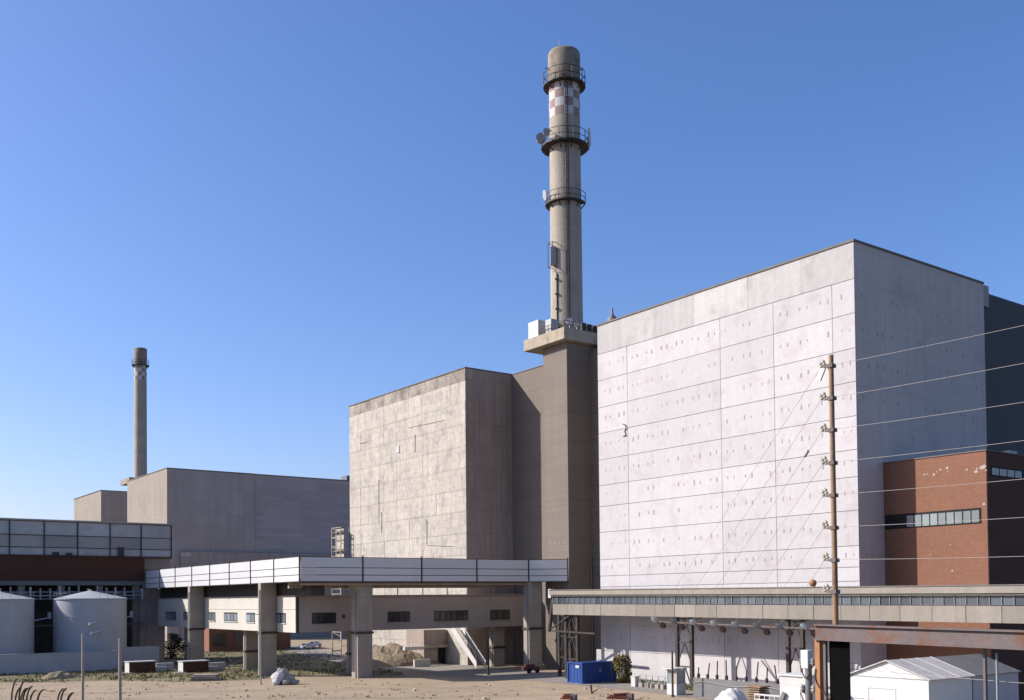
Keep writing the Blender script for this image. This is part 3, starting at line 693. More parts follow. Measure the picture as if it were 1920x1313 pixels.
def win(t, axis, pxa, pxb, za, zb, plane, n):
    if axis == 'X':
        a = onX(pxb, 1160, plane)[1]; c = onX(pxa, 1160, plane)[1]
        w_ = cb('window', M['void'], plane - .03, plane - .002, a, c, za, zb, t)
        cb('sill', M['cream'], plane - .16, plane - .04, a - .1, c + .1, za - .14, za - .01, w_)
        for k in range(n):
            s = (c - a) / n; cb('pane', M['glass_blue'], plane - .05, plane - .032, a + k * s + .12, a + (k + 1) * s - .12, za + .12, zb - .22, w_)
    else:
        a = onY(pxa, 1160, plane)[0]; c = onY(pxb, 1160, plane)[0]
        w_ = cb('window', M['void'], a, c, plane - .03, plane - .002, za, zb, t)
        cb('sill', M['raw_side'], a - .1, c + .1, plane - .16, plane - .04, za - .14, za - .01, w_)
        for k in range(n):
            s = (c - a) / n; cb('pane', M['glass_dark'], a + k * s + .08, a + (k + 1) * s - .08, plane - .05, plane - .032, za + .1, zb - .1, w_)
for a, c, n in ((311, 330, 2), (344, 356, 1), (391, 404, 2), (420, 445, 4), (462, 478, 2), (517, 536, 2)): win(t, 'X', a, c, 8.25, 9.75, 65.0, n)
for a, c, n in ((585, 630, 4), (727, 769, 4), (814, 878, 6), (919, 956, 3)): win(t, 'Y', a, c, 8.1, 9.75, 142.52, n)
b = MB(); p = onY(644, 1156, 142.5); b.obox((p.x, 142.44, p.z), (.4, .15, .5)); b.build('wall_box', M['steel_dark'], t)
for (cx, cy) in ((67.5, 195.), (67.5, 165.5), (76.3, 144.9), (103.8, 144.9)):
    pillar(t, cx, cy, CB, 1.3, 2.4, True, False)
# pipes and rail carried on its roof
b = MB(); zr = CT + 1.9
b.tube((66, 145.5, zr), (110, 145.5, zr), .12, 6)
for k in range(9): b.bar((70 + k * 4.8, 145.5, CT + .2), (70 + k * 4.8, 145.5, zr + 1.4), .12)
b.build('pipe_rail', M['steel_dark'], t)

# low structures under and behind the corridor
p = gp(850, 1246); t = thing('concrete_bay', 'low concrete bay with a dark opening at the tan block foot', 'building', (97, 154, 0))
xa = onY(795, 1240, 156.)[0]; xb = onY(905, 1240, 156.)[0]
cb('wall', M['raw_side'], xa, 100.55, 156., 162, -.2, 6.2, t); cb('lintel', M['slab'], xa - .3, 100.5, 155.4, 155.98, 3.0, 3.5, t)
cb('opening', M['void'], onY(822, 1235, 155.9)[0], 100.3, 155.93, 155.995, 0, 2.9, t)
cb('awning', M['paint_white'], onY(757, 1215, 155.)[0], onY(794, 1215, 155.)[0], 154.6, 155.35, 2.8, 3.4, t)
cb('low_wall', M['cream'], onY(776, 1240, 152.)[0], onY(806, 1240, 152.)[0], 151.8, 152.2, -.2, 1.3, t)
# earth bank
def mound(name, label, cx, cy, rx, ry, h, m, n=26, cat='earth bank', kind=None):
    b = MB(); vs = []; 
    for i in range(n + 1):
        for j in range(n + 1):
            u = 2 * i / n - 1; v = 2 * j / n - 1; q = max(0, 1 - u * u) * max(0, 1 - v * v)
            z = -.15 + h * q ** .8 * (1 + .14 * math.sin(9 * u + 3 * v) * math.cos(7 * v - 2 * u) + random.uniform(-.05, .05))
            vs.append((cx + rx * u, cy + ry * v, z))
    b.add(vs, [(i * (n + 1) + j, (i + 1) * (n + 1) + j, (i + 1) * (n + 1) + j + 1, i * (n + 1) + j + 1) for i in range(n) for j in range(n)], 0, False)
    return tag(b.build(name, m), label, cat, kind=kind)
mound('earth_bank', 'sloping tan earth and rubble bank under the raised corridor', 93.0, 163.5, 7.0, 9.0, 3.6, M['earth'])
# white outside stair
t = thing('outside_stair', 'white diagonal outside stair beneath the raised corridor', 'stair', (98.9, 146, 0))
YA, YT = 142.8, 150.4
for X in (98.0, 99.9):
    b = MB(); b.add([(X, YT, 6.0), (X, YA, -.1), (X, YA, 1.1), (X, YT, 7.6)] + [(X + .15, YT, 6.0), (X + .15, YA, -.1), (X + .15, YA, 1.1), (X + .15, YT, 7.6)],
        [(0, 1, 2, 3), (7, 6, 5, 4), (0, 4, 5, 1), (1, 5, 6, 2), (2, 6, 7, 3), (3, 7, 4, 0)]); b.build('stringer', M['paint_white'], t)
for k in range(20): cb('step', M['galv'], 98.16, 99.89, YT - .35 - k * .37, YT - k * .37, 6.15 - k * .31, 6.22 - k * .31, t)
b = MB()
for k in range(5):
    y = YT - .1 - k * 1.8; z = 7.5 - k * 1.5; b.bar((98.08, y, z - .3), (98.08, y, z + .9), .06)
b.bar((98.08, YT - .1, 8.4), (98.08, YT - 7.3, 2.4), .06); b.build('handrail', M['galv'], t)
# low brick workshop far behind the pillars
t = thing('brick_workshop', 'low orange brick workshop seen between the bridge pillars', 'building', (70, 226, 0))
wx0 = onY(392, 1205, 232.)[0]; wx1 = onY(545, 1205, 232.)[0]
cb('wall', M['brick'], wx0, wx1, 232., 244, -.3, 6.4, t); cb('roof', M['raw_side'], wx0 - .4, wx1 + .4, 231.6, 244.3, 6.403, 6.75, t)
for a, c in ((398, 424), (440, 455), (495, 510)):
    w_ = cb('window', M['glass_dark'], onY(a, 1200, 232.)[0], onY(c, 1200, 232.)[0], 231.94, 231.996, 1.2, 4.2, t)
# white stair box at the foot of the tan block
p0 = onX(638, 1040, 100.); t = thing('scaffold_tower', 'small white scaffold tower against left edge of tan concrete block', 'scaffold', (99, 195, 0))
b = MB(); ya, yb = 193.5, 197.6; za, zb = 0, onX(640, 990, 100.)[2]
for X in (98.6, 100.6):
    for Y in (ya, yb): b.bar((X, Y, za), (X, Y, zb), .16)
z = 1.
while z < zb + .01:
    b.bar((98.6, ya, z), (98.6, yb, z), .14); b.bar((98.6, yb, z), (100.6, yb, z), .14); b.bar((98.6, ya, z - 1), (98.6, yb, z), .08); z += 2.0
b.build('frame', M['slab'], t)
z = 2.
while z < zb: cb('deck', M['slab'], 98.7, 100.5, ya + .1, yb - .1, z, z + .1, t); z += 4.
cb('sheet', M['raw'], 99.4, 99.45, ya + .2, yb - .2, zb - 6.5, zb - .3, t)

# ================================================================ COVERED WALKWAY
WX = 93.8
yl = onX(1036, 1130, WX)[1]; WR = 18.
def wz(py_l, py_r):        # height at left end and at right edge of the picture
    return onX(1036, py_l, WX)[2], onX(1920, py_r, WX)[2]
yr = onX(1920, 1130, WX)[1]
ZL = {k: wz(*v) for k, v in dict(top=(1107.5, 1098), fas=(1117, 1114.5), sill=(1133, 1136.5), bot=(1152.5, 1169.5)).items()}
def zw(k, y):
    a, c = ZL[k]; s = (yl - y) / (yl - yr); return a + (c - a) * s
t = thing('covered_walkway', 'long concrete covered walkway with a glazed strip crossing before the white wall', 'walkway', (WX, yl, 0))
def wbeam(name, m, xa, xb, ya, yb, ka, kb, da=0, db=0):
    b = MB(); vs = []
    for y in (ya, yb):
        za = zw(ka, y) + da; zb = zw(kb, y) + db
        vs += [(xa, y, za), (xb, y, za), (xb, y, zb), (xa, y, zb)]
    b.add(vs, [(3, 2, 1, 0), (4, 5, 6, 7), (0, 1, 5, 4), (1, 2, 6, 5), (2, 3, 7, 6), (3, 0, 4, 7)])
    return b.build(name, m, t)
wbeam('roof', M['walk'], WX - .35, WX + 3.6, yl + .4, WR, 'fas', 'top', .12)
wbeam('roof_flashing', M['coping'], WX - .42, WX + 3.65, yl + .45, WR - .1, 'top', 'top', .003, .12)
wbeam('roof_edge', M['coping'], WX - .2, WX + 3.3, yl + .2, WR + .1, 'fas', 'fas', -.1, .11)
wbeam('floor', M['walk'], WX + .2, WX + 3.2, yl, WR, 'bot', 'bot', .1, .45)
wbeam('back_wall', M['walk'], WX + 3.0, WX + 3.2, yl - .1, WR + .1, 'bot', 'sill', .46, 0)
np_ = 84; pw = (yl - WR) / np_
for k in range(np_):
    y1 = yl - k * pw; y0 = y1 - pw; ym = (y0 + y1) / 2
    za, zb = zw('sill', ym) + .06, zw('fas', ym) - .1
    cb('pane', M['glass_clear'], WX + .10, WX + .13, y0 + .05, y1 - .05, za, zb, t)
    cb('mullion', M['steel_grey'], WX + .02, WX + .16, y1 - .055, y1 + .055, za - .03, zb + .02, t)
    if k % 2 == 1: cb('pane', M['glass_clear'], WX + 3.07, WX + 3.10, y0 + .05, y1 + pw - .05, za, zb, t)
ns = 28; sw = (yl - WR) / ns
for k in range(ns):
    y1 = yl - k * sw; ym = y1 - sw / 2; d = random.uniform(-.02, .02)
    b = MB(); vs = []
    for y in (y1 - .03, y1 - sw + .03): vs += [(WX + d, y, zw('bot', y)), (WX + .19, y, zw('bot', y)), (WX + .19, y, zw('sill', y)), (WX + d, y, zw('sill', y))]
    b.add(vs, [(3, 2, 1, 0), (4, 5, 6, 7), (0, 1, 5, 4), (1, 2, 6, 5), (2, 3, 7, 6), (3, 0, 4, 7)]); b.build('spandrel_panel', M['walk'], t)
# end wall
b = MB(); b.box(WX + .2, WX + 3.0, yl + .02, yl + .2, zw('bot', yl), zw('fas', yl)); b.build('end_wall', M['walk'], t)
def trestle(ya, yb, x, zt, cross=True):
    tr = MB()
    for Y in (ya, yb): tr.bar((x, Y, -.2), (x, Y, zt), .42)
    o = tr.build('trestle', M['steel_dark'], t)
    b = MB(); n = 3; h = zt / n
    for k in range(n):
        z = k * h; b.bar((x, ya, z + h - .2), (x, yb, z + h - .2), .16)
        ym = (ya + yb) / 2
        b.bar((x, ya, z), (x, ym, z + h - .2), .12); b.bar((x, yb, z), (x, ym, z + h - .2), .12)
    b.build('bracing', M['steel_dark'], o)
zb_ = zw('bot', 80)
trestle(onX(1270, 1200, WX + .6)[1], onX(1297, 1200, WX + .6)[1], WX + .6, zb_ + .05)
trestle(onX(1478, 1200, WX + .6)[1], onX(1505, 1200, WX + .6)[1], WX + .6, zb_ - .1)
ya_, yb_ = onX(1062, 1200, WX + .6)[1], onX(1083, 1200, WX + .6)[1]
trestle(ya_, yb_, WX + .6, zw('bot', ya_) + .05)
trestle(onX(1035, 1200, WX + 1)[1], onX(1056, 1200, WX + 1)[1], WX + 2.4, zw('bot', ya_) + .05)
b = MB(); z = zw('bot', yl)
b.bar((WX + .3, yl + .3, z + 2.2), (WX + .3, yl + 1.2, z - 2.5), .4); b.bar((WX + .3, yl + .4, z - 2.4), (WX + .3, yl - 9, z - 2.6), .25); b.bar((WX + .3, yl + 1., z - 2.2), (WX + .3, yl - 4, z + .1), .2)
b.build('end_bracing', M['steel_dark'], t)
p = onX(1033, 1113, WX + .2); b = MB(); b.obox((p.x, p.y, p.z), (.6, .6, 1.3)); b.build('end_light', M['white_steel'], t)
# ball on the walkway roof
p = onX(1524, 1094, WX + 1.); t = thing('roof_ball', 'tan ball standing on the walkway roof near the pole', 'ball', (p.x, p.y, zw('top', p.y) + .12))
zz = zw('top', p.y) + .12; b = MB().lathe(p.x, p.y, [(.01, zz)] + [(.42 * math.sin(a * math.pi / 10), zz + .42 - .42 * math.cos(a * math.pi / 10)) for a in range(1, 10)] + [(.01, zz + .84)], 16); b.build('globe', M['orange'], t)
b = MB().lathe(p.x, p.y, [(.3, zz - .1), (.3, zz + .08), (.2, zz + .1)], 12); b.build('base', M['steel_grey'], t)

# ================================================================ STEEL GANTRY, POLE AND LINES
GX = 50.2
t = thing('steel_gantry', 'rusty steel gantry beam on orange posts across the lower right', 'gantry', (GX, 36, 0))
yA = onX(1533, 1185, GX)[1]; yB = 8.0
zt_ = onX(1540, 1172, GX)[2]; zt2 = onX(1918, 1184, GX)[2]; zbm = onX(1540, 1199, GX)[2]; zbm2 = onX(1918, 1217, GX)[2]
yR = onX(1918, 1185, GX)[1]
def zg(a, c, y): return a + (c - a) * (yA - y) / (yA - yR)
b = MB(); vs = []
for y in (yA, yB):
    for (xa, xb, za, zb2) in ((GX - .22, GX + .22, zg(zbm, zbm2, y), zg(zt_, zt2, y)),):
        vs += [(xa, y, za), (xb, y, za), (xb, y, zb2), (xa, y, zb2)]
b.add(vs, [(3, 2, 1, 0), (4, 5, 6, 7), (0, 1, 5, 4), (1, 2, 6, 5), (2, 3, 7, 6), (3, 0, 4, 7)])
b.build('beam_web', M['rust'], t)
for which in (0, 1):
    b = MB(); vs = []
    for y in (yA + .02, yB):
        z = zg(zt_, zt2, y) if which else zg(zbm, zbm2, y)
        vs += [(GX - .38, y, z - .04), (GX + .38, y, z - .04), (GX + .38, y, z + .05), (GX - .38, y, z + .05)]
    b.add(vs, [(3, 2, 1, 0), (4, 5, 6, 7), (0, 1, 5, 4), (1, 2, 6, 5), (2, 3, 7, 6), (3, 0, 4, 7)]); b.build('beam_flange', M['rust'], t)
ypo = onX(1536.5, 1250, GX)[1]
b = MB(); b.box(GX - .2, GX + .2, ypo - .17, ypo + .17, -.2, zbm - .05); b.build('post', M['orange'], t)
ypo2 = onX(1548, 1250, GX)[1]; b = MB(); b.box(GX - .1, GX + .1, ypo2 - .08, ypo2 + .08, -.2, zbm - .05); b.build('stay', M['rust'], t)
ypo3 = onX(1848, 1250, GX + .4)[1]; b = MB(); b.box(GX + .25, GX + .45, ypo3 - .06, ypo3 + .06, -.2, zbm - .1); b.build('post', M['rust'], t)
ypo4 = onX(1869, 1250, GX + .4)[1]; b = MB(); b.tube((GX + .4, ypo4, -.2), (GX + .4, ypo4, onX(1869, 1225, GX + .4)[2]), .06, 8); b.build('conduit', M['galv'], t)
yP1 = onX(1553, 1250, GX)[1]; yP2 = onX(1591, 1250, GX)[1]
b = MB(); b.box(GX + .12, GX + .16, yP2, yP1, -.1, zbm - .07); b.build('sheet', M['sheet_black'], t)

PXp = GX
def pole_pt(py): return onX(1567, py, PXp)
pb = pole_pt(1171); ptop = pole_pt(664)
t = thing('insulator_pole', 'tall brown wooden pole with eight insulator brackets in front of white wall', 'pole', (pb.x, pb.y, zt_))
b = MB(); b.tube((pb.x, pb.y, zg(zt_, zt2, pb.y) + .05), (pb.x, pb.y, ptop.z), .17, 10, .14); b.build('mast', M['wood_pole'], t)
INS = []
IY = [683, 744, 804, 866, 927, 988, 1049, 1108]
for i, py in enumerate(IY):
    p = pole_pt(py); z = p.z; y0 = pb.y
    b = MB(); b.obox((pb.x, y0, z - .05), (.40, .40, .22)); b.bar((pb.x, y0, z), (pb.x - .02, y0 + .5, z - .06), .09); b.build('bracket', M['rust'], t)
    for dy, dz in ((.42, .12), (.62, .02)):
        b = MB(); q = Vector((pb.x - .02, y0 + dy, z + dz - .1))
        d = Vector((0, .35, 1)).normalized()
        for s, r in ((0, .05), (.08, .11), (.17, .06), (.25, .10), (.33, .05)): b.tube(q + d * s, q + d * (s + .08), r, 8)
        b.build('insulator', M['porcelain'], t)
    INS.append(Vector((pb.x - .02, y0 + .6, z + .1)))
# drooping cover on the top bracket
p = pole_pt(692); b = MB(); b.obox((pb.x, pb.y + .72, p.z - .1), (.12, .34, .75), 0, 0, Matrix.Rotation(.5, 3, 'X')); b.build('cover_plate', M['porcelain_pale'], t)
# lines towards the right
RY = [602, 673, 746, 818, 890, 962, 1035]
def cable(name, label, pts, r, m, grp, cat='wire'):
    b = MB(); b.path(pts, r, 5); o = b.build(name, m); tag(o, label, cat, grp); return o
def sag(p, q, s, n=8): return [p.lerp(q, k / n) + Vector((0, 0, -s * 4 * (k / n) * (1 - k / n))) for k in range(n + 1)]
ordw = ['topmost', 'second', 'third', 'fourth', 'fifth', 'sixth', 'lowest']
for i, py in enumerate(RY):
    q = onX(1920, py, PXp); p = Vector((pb.x - .02, pb.y + .35, pole_pt(IY[i]).z)); d = q - p
    cable('power_line', ordw[i] + ' of the seven power lines running right from the wooden pole', sag(p, p + d * 3.0, .25), 0.012, M['wire'], 'power lines to the right of the pole')
# row of insulators under the walkway with down-leads from the pole
RX = 90.
rowpx = [(1226, 1161), (1262, 1164), (1298, 1166), (1337, 1168), (1377, 1170), (1418, 1172), (1460, 1173), (1506, 1174)]
t = thing('insulator_rack', 'rack with a row of eight insulators hung below the covered walkway', 'rack', (RX, 75, 0))
pts = [onX(x, y, RX) for x, y in rowpx]
b = MB(); b.bar(pts[0] + Vector((1.2, .6, -.35)), pts[-1] + Vector((1.2, -2, -.35)), .16)
b.build('rack_bar', M['rust'], t)
for k in (1, 6):
    b = MB(); q = pts[k] + Vector((1.2, -.8, -.35)); b.bar(q, Vector((WX + .5, q.y, q.z)), .16); b.bar(q + Vector((0, 0, 0)), Vector((WX + .5, q.y, zw('bot', q.y) + .05)), .1)
    b.build('rack_arm', M['steel_dark'], t)
for i, p in enumerate(pts):
    q = p + Vector((.5, -1.0, -.75)); d = (q - p).normalized()
    b = MB(); b.bar(p, q, .12); b.build('link', M['rust'], t)
    b = MB()
    for s, r in ((-.25, .16), (-.1, .36), (.1, .40), (.28, .30), (.42, .16)): b.tube(p + d * (s - .09), p + d * (s + .09), r, 12, r * .86)
    b.build('insulator', M['porcelain_pale'], t)
    b = MB()
    for s, r in ((-.3, .14), (-.1, .36), (.15, .40), (.35, .26)): b.tube(q + d * (s - .12), q + d * (s + .12), r, 12, r * .9)
    b.build('insulator', M['porcelain_brown'], t)
ordl = ['first', 'second', 'third', 'fourth', 'fifth', 'sixth', 'seventh']
for i in range(7):
    cable('down_lead', ordl[i] + ' down-lead from the pole top, slanting across the white wall', sag(INS[i], pts[i], .15, 6), .013, M['wire_dark'], 'down-leads slanting from the pole')
b = MB(); q = INS[2].lerp(pts[2], .06); b.tube(q, INS[2].lerp(pts[2], .075), .09, 8); tag(b.build('line_clamp', M['wire_dark']), 'small clamp on the third down-lead beside the pole', 'clamp')

# ================================================================ WHITE SHED
SX = 80.
t = thing('white_shed', 'white gabled shed with bright front wall at bottom right', 'shed', (SX, 52, 0))
y1 = onX(1592, 1259, SX)[1]; y0 = onX(1741, 1273, SX)[1]; ze = onX(1741, 1275, SX)[2]; ym = (y0 + y1) / 2; zr = onX(1661, 1242, SX)[2] + .1; SXB = 86.8
b = MB(); b.add([(SX, y0, -.2), (SX, y1, -.2), (SX, y1, ze), (SX, ym, zr), (SX, y0, ze), (SXB, y0, -.2), (SXB, y1, -.2), (SXB, y1, ze), (SXB, ym, zr), (SXB, y0, ze)],
    [(0, 1, 2, 3, 4), (9, 8, 7, 6, 5), (0, 4, 9, 5), (1, 6, 7, 2), (0, 5, 6, 1)]); b.build('walls', M['shed'], t)
for s in (0, 1):
    ye = (y0 - .25) if s == 0 else (y1 + .25); k = (zr - ze) / (ym - y0); zz = ze - .25 * k
    b = MB(); vs = [(SX - .25, ye, zz + .03), (SXB + .2, ye, zz + .03), (SXB + .2, ym, zr + .03), (SX - .25, ym, zr + .03)]
    b.add(vs + [(x, y, z + .07) for x, y, z in vs], [(3, 2, 1, 0), (4, 5, 6, 7), (0, 1, 5, 4), (1, 2, 6, 5), (2, 3, 7, 6), (3, 0, 4, 7)]); b.build('roof_slope', M['shed_roof'], t)
    for j in range(4):
        x = SX - .15 + j * (SXB - SX + .25) / 3.; b = MB(); b.bar((x, ye, zz + .11), (x, ym, zr + .11), .06); b.build('roof_rib', M['shed_roof'], t)
b = MB(); b.box(SX - .03, SX - .002, ym - .8, ym - .76, 0, 3.3); b.box(SX - .03, SX - .002, ym + 1.9, ym + 1.94, 0, 3.3); b.box(SX - .03, SX - .002, ym - .8, ym + 1.9, 3.3, 3.36); b.build('door_trim', M['tank'], t)
b = MB(); b.box(SX - .04, SX - .002, y0 + .1, y1 - .1, ze - .05, ze + .01); b.build('tie_strip', M['galv'], t)
t = thing('rear_shed', 'grey shed roof showing behind the white gabled shed', 'shed', (90, 50, 0))
b = MB(); xa, xb = 87.1, 95.; ya, yb = y0 + .05, y1 - .05; zc = ze - .05
b.add([(xa, ya, -.2), (xa, yb, -.2), (xa, yb, zc), (xa, ym, zr - .05), (xa, ya, zc), (xb, ya, -.2), (xb, yb, -.2), (xb, yb, zc), (xb, ym, zr - .05), (xb, ya, zc)],
    [(0, 1, 2, 3, 4), (9, 8, 7, 6, 5), (0, 4, 9, 5), (1, 6, 7, 2), (0, 5, 6, 1)]); b.build('walls', M['tank'], t)
b = MB()
for s in (0, 1):
    ye = ya - .2 if s == 0 else yb + .2
    vs = [(xa - .02, ye, zc - .03), (xb + .2, ye, zc - .03), (xb + .2, ym, zr + .0), (xa - .02, ym, zr + .0)]
    b.add(vs + [(x, y, z + .07) for x, y, z in vs], [(3, 2, 1, 0), (4, 5, 6, 7), (0, 1, 5, 4), (1, 2, 6, 5), (2, 3, 7, 6), (3, 0, 4, 7)])
b.build('roof', M['steel_grey'], t)

# ================================================================ YARD CLUTTER, RIGHT
# blue container
c0 = gp(1073, 1281); c1 = gp(1092, 1283); c2 = gp(1147, 1278)
t = thing('container', 'bright blue steel skip container on the ground before the trestle', 'container', (c1.x, c1.y, 0))
bx, by = c1.x, c1.y; LX, LY, HZ = 6.0, 3.0, 2.9
b = MB(); b.box(bx + .05, bx + LX - .05, by + .05, by + LY - .05, .15, HZ - .1); b.build('body', M['blue_paint'], t)
for k in range(11):
    x = bx + .35 + k * .53; cb('rib', M['blue_paint'], x - .1, x + .1, by, by + .048, .3, HZ - .2, t)
for k in range(4):
    y = by + .45 + k * .7; cb('rib', M['blue_paint'], bx, bx + .048, y - .1, y + .1, .3, HZ - .2, t)
b = MB()
for (x, y) in ((bx, by), (bx + LX, by), (bx, by + LY), (bx + LX, by + LY)): b.box(x - .1, x + .1, y - .1, y + .1, 0, HZ)
for z in (.12, HZ - .1):
    b.box(bx + .1, bx + LX - .1, by - .08, by + .08, z - .1, z + .1); b.box(bx - .08, bx + .08, by + .1, by + LY - .1, z - .1, z + .1)
b.build('frame', M['blue_paint'], t)
b = MB(); p = (bx - .03, by + 1.0, 2.3); b.obox(p, (.03, .7, .35)); b.build('plate', M['white_steel'], t)
b = MB(); b.obox((bx + 3.2, by - .02, 1.7), (.35, .03, .35)); b.build('plate', M['galv'], t)

def foliage(t, c, rx, ry, rz, n, leaf, m, name='crown', seed=1):
    rnd = random.Random(seed); b = MB()
    cl = [(rnd.gauss(0, .5), rnd.gauss(0, .5), rnd.uniform(-.9, .9)) for _ in range(26)]
    for k in range(n):
        q = rnd.choice(cl); v = Vector((q[0] + rnd.gauss(0, .22), q[1] + rnd.gauss(0, .22), q[2] + rnd.gauss(0, .2)))
        if v.length > 1.15: v *= 1.1 / v.length
        p = Vector(c) + Vector((v.x * rx, v.y * ry, v.z * rz)); l = leaf * rnd.uniform(.6, 1.5)
        a = Vector((rnd.gauss(0, 1), rnd.gauss(0, 1), rnd.gauss(0, 1))).normalized(); d = a.orthogonal().normalized()
        b.add([p - a * l, p + d * l * .45, p + a * l, p - d * l * .45], [(0, 1, 2, 3)])
    return b.build(name, m, t)
p = gp(1166, 1281); t = thing('bush', 'dry olive bush beside the blue container at the wall foot', 'bush', (p.x, p.y, 0))
foliage(t, (p.x, p.y, 2.0), 1.25, 1.25, 1.9, 2600, .16, M['leaf_dry'], seed=3)
b = MB()
for k in range(7): a = k * .9; b.tube((p.x + .2 * math.cos(a), p.y + .2 * math.sin(a), -.1), (p.x + .9 * math.cos(a), p.y + .9 * math.sin(a), 2.6), .05, 5, .02)
b.build('stems', M['bark'], t)
p = gp(1140, 1266); t = thing('pipe_heap', 'heap of pale pipes and white boards behind the blue container', 'heap', (p.x, p.y, 0))
b = MB()
for k in range(12):
    a = random.uniform(0, 3.1); o = Vector((p.x + random.uniform(-1, 1), p.y + random.uniform(-1, 1), .3 + random.uniform(0, 2.0))); d = Vector((math.cos(a), math.sin(a), random.uniform(.2, 1.3))) * 1.1
    b.tube(o - d, o + d, .09, 6)
b.build('pipes', M['white_steel'], t)
b = MB(); b.obox((p.x - 1.2, p.y + .4, 2.0), (.15, 1.2, 3.8), .2); b.build('board', M['paint_white'], t)
p = gp(1191, 1288); t = thing('white_box', 'small white upright box on the grass strip by the wall', 'box', (p.x, p.y, 0))
b = MB(); b.obox((p.x, p.y, .68), (.75, .8, 1.3)); b.build('body', M['paint_white'], t, bevel=.04); b = MB(); b.obox((p.x, p.y, 1.36), (.9, .95, .08)); b.build('lid', M['white_steel'], t)
# low tubular barrier
pa = gp(1200, 1287); pb_ = gp(1247, 1292); t = thing('tube_barrier', 'low grey tubular barrier frames beside the small white box', 'barrier', (pa.x, pa.y, 0))
b = MB()
for k in range(5):
    q = pa.lerp(pb_, k / 4); b.bar(q, q + Vector((0, 0, 1.5)), .08)
for h in (.7, 1.5): b.bar(pa + Vector((0, 0, h)), pb_ + Vector((0, 0, h)), .07)
b.build('frame', M['galv'], t)
b = MB()
for k in range(5): q = pa.lerp(pb_, .1 + k * .22) + Vector((-.6, -.5, .3)); b.obox(q, (.8, .5, .6), random.uniform(0, 1))
b.build('blocks', M['rock'], t)
# guard booth
p = gp(1268, 1303); t = thing('guard_booth', 'white guard booth with a window under the left lattice trestle', 'booth', (p.x, p.y, 0))
b = MB(); b.box(p.x - .75, p.x + .75, p.y - .8, p.y + .8, 0, 1.35); b.build('base_panel', M['paint_white'], t)
for sx in (-.7, .7):
    for sy in (-.75, .75): cb('corner_post', M['paint_white'], p.x + sx - .05, p.x + sx + .05, p.y + sy - .05, p.y + sy + .05, 1.352, 3.1, t)
b = MB(); b.box(p.x - .68, p.x - .66, p.y - .1, p.y + .7, 1.37, 3.05); b.build('pane', M['glass_block'], t)
b = MB(); b.box(p.x - .65, p.x + .65, p.y - .72, p.y - .70, 1.37, 3.05); b.build('pane', M['glass_blue'], t)
b = MB(); b.box(p.x - .68, p.x - .64, p.y - .7, p.y - .2, 1.37, 3.05); b.build('shutter', M['slab'], t)
b = MB(); b.box(p.x - 1.3, p.x + .9, p.y - .95, p.y + 1.0, 3.103, 3.22); b.build('roof', M['white_steel'], t)
# thin dark posts
def post(px, pyb, pyt, label, m, r=.1, head=None, name='post_pole'):
    p = gp(px, pyb); d = ray(px, pyt); tt = (Vector((p.x, p.y)).length) / Vector((d.x, d.y)).length; zt = CAM_H + d.z * tt
    t = thing(name, label, 'post', (p.x, p.y, 0)); b = MB(); b.tube((p.x, p.y, -.1), (p.x, p.y, zt), r, 8, r * .8); b.build('shaft', m, t)
    b = MB(); b.tube((p.x, p.y, -.1), (p.x, p.y, .25), r * 2.0, 8, r * 1.4); b.build('foot', m, t)
    if head: head(t, p, zt)
    return t
post(1261.5, 1307, 1222, 'thin dark post standing in front of the guard booth', M['steel_dark'], .13)
def lamp_head(t, p, z):
    b = MB(); b.bar((p.x, p.y, z), (p.x - 1.0, p.y + .8, z + .15), .09); b.build('arm', M['galv'], t)
    b = MB(); b.obox((p.x - 1.2, p.y + .95, z + .12), (.9, .45, .2), -.6); b.build('lamp_head', M['white_steel'], t)
post(489, 1284, 1153, 'slim grey lamp post before the second bridge pillar', M['galv'], .11, lamp_head, 'lamp_post')
post(915.5, 1266, 1196, 'slim dark post beside the white outside stair', M['steel_dark'], .16)
post(155, 1320, 1188, 'thin concrete post at lower left, nearer the left edge', M['pillar'], .17)
post(225, 1322, 1197, 'thin concrete post at lower left in front of the bund wall', M['pillar'], .20)

# dark retaining wall and its posts
pa = gp(1302, 1308); pb_ = gp(1462, 1330); t = thing('retaining_wall', 'low dark wall with posts below the white wall', 'wall', (pa.x, pa.y, 0))
xw = 88.5; ya = onX(1300, 1300, xw)[1]; yb = onX(1466, 1300, xw)[1]
cb('wall', M['steel_grey'], xw, xw + .3, yb, ya, -.2, 2.15, t)
for k in range(9):
    y = ya + (yb - ya) * (k + .5) / 9 ; b = MB(); h = 2.15 + random.uniform(.6, 2.0); b.tube((xw + .15, y, 2.1), (xw + .15 + random.uniform(-.2, .2), y + random.uniform(-.3, .3), h + .6), .08, 6); b.lathe(xw + .15, y, [(.16, 2.15), (.2, 2.5), (.1, 2.7)], 8); b.build('wall_post', M['steel_dark'], t)
b = MB(); pts2 = [Vector((xw - .1, ya + (yb - ya) * k / 10, 1.6 + .15 * math.sin(k))) for k in range(11)]; b.path(pts2, .035, 5); b.build('guard_wire', M['wire'], t)
# old lattice seat frame on the wall
p = onX(1443, 1270, xw - .5); t = thing('pallet_stack', 'brown stack of timber pallets by the dark wall', 'pallets', (p.x - 2, p.y, 0))
for k in range(9): cb('pallet', M['earth'] if k % 2 else M['wood_pole'], p.x - 3.2, p.x - 1.6, p.y - 1.3 + random.uniform(-.1, .1), p.y + .6, .05 + k * .24, .2 + k * .24, t)
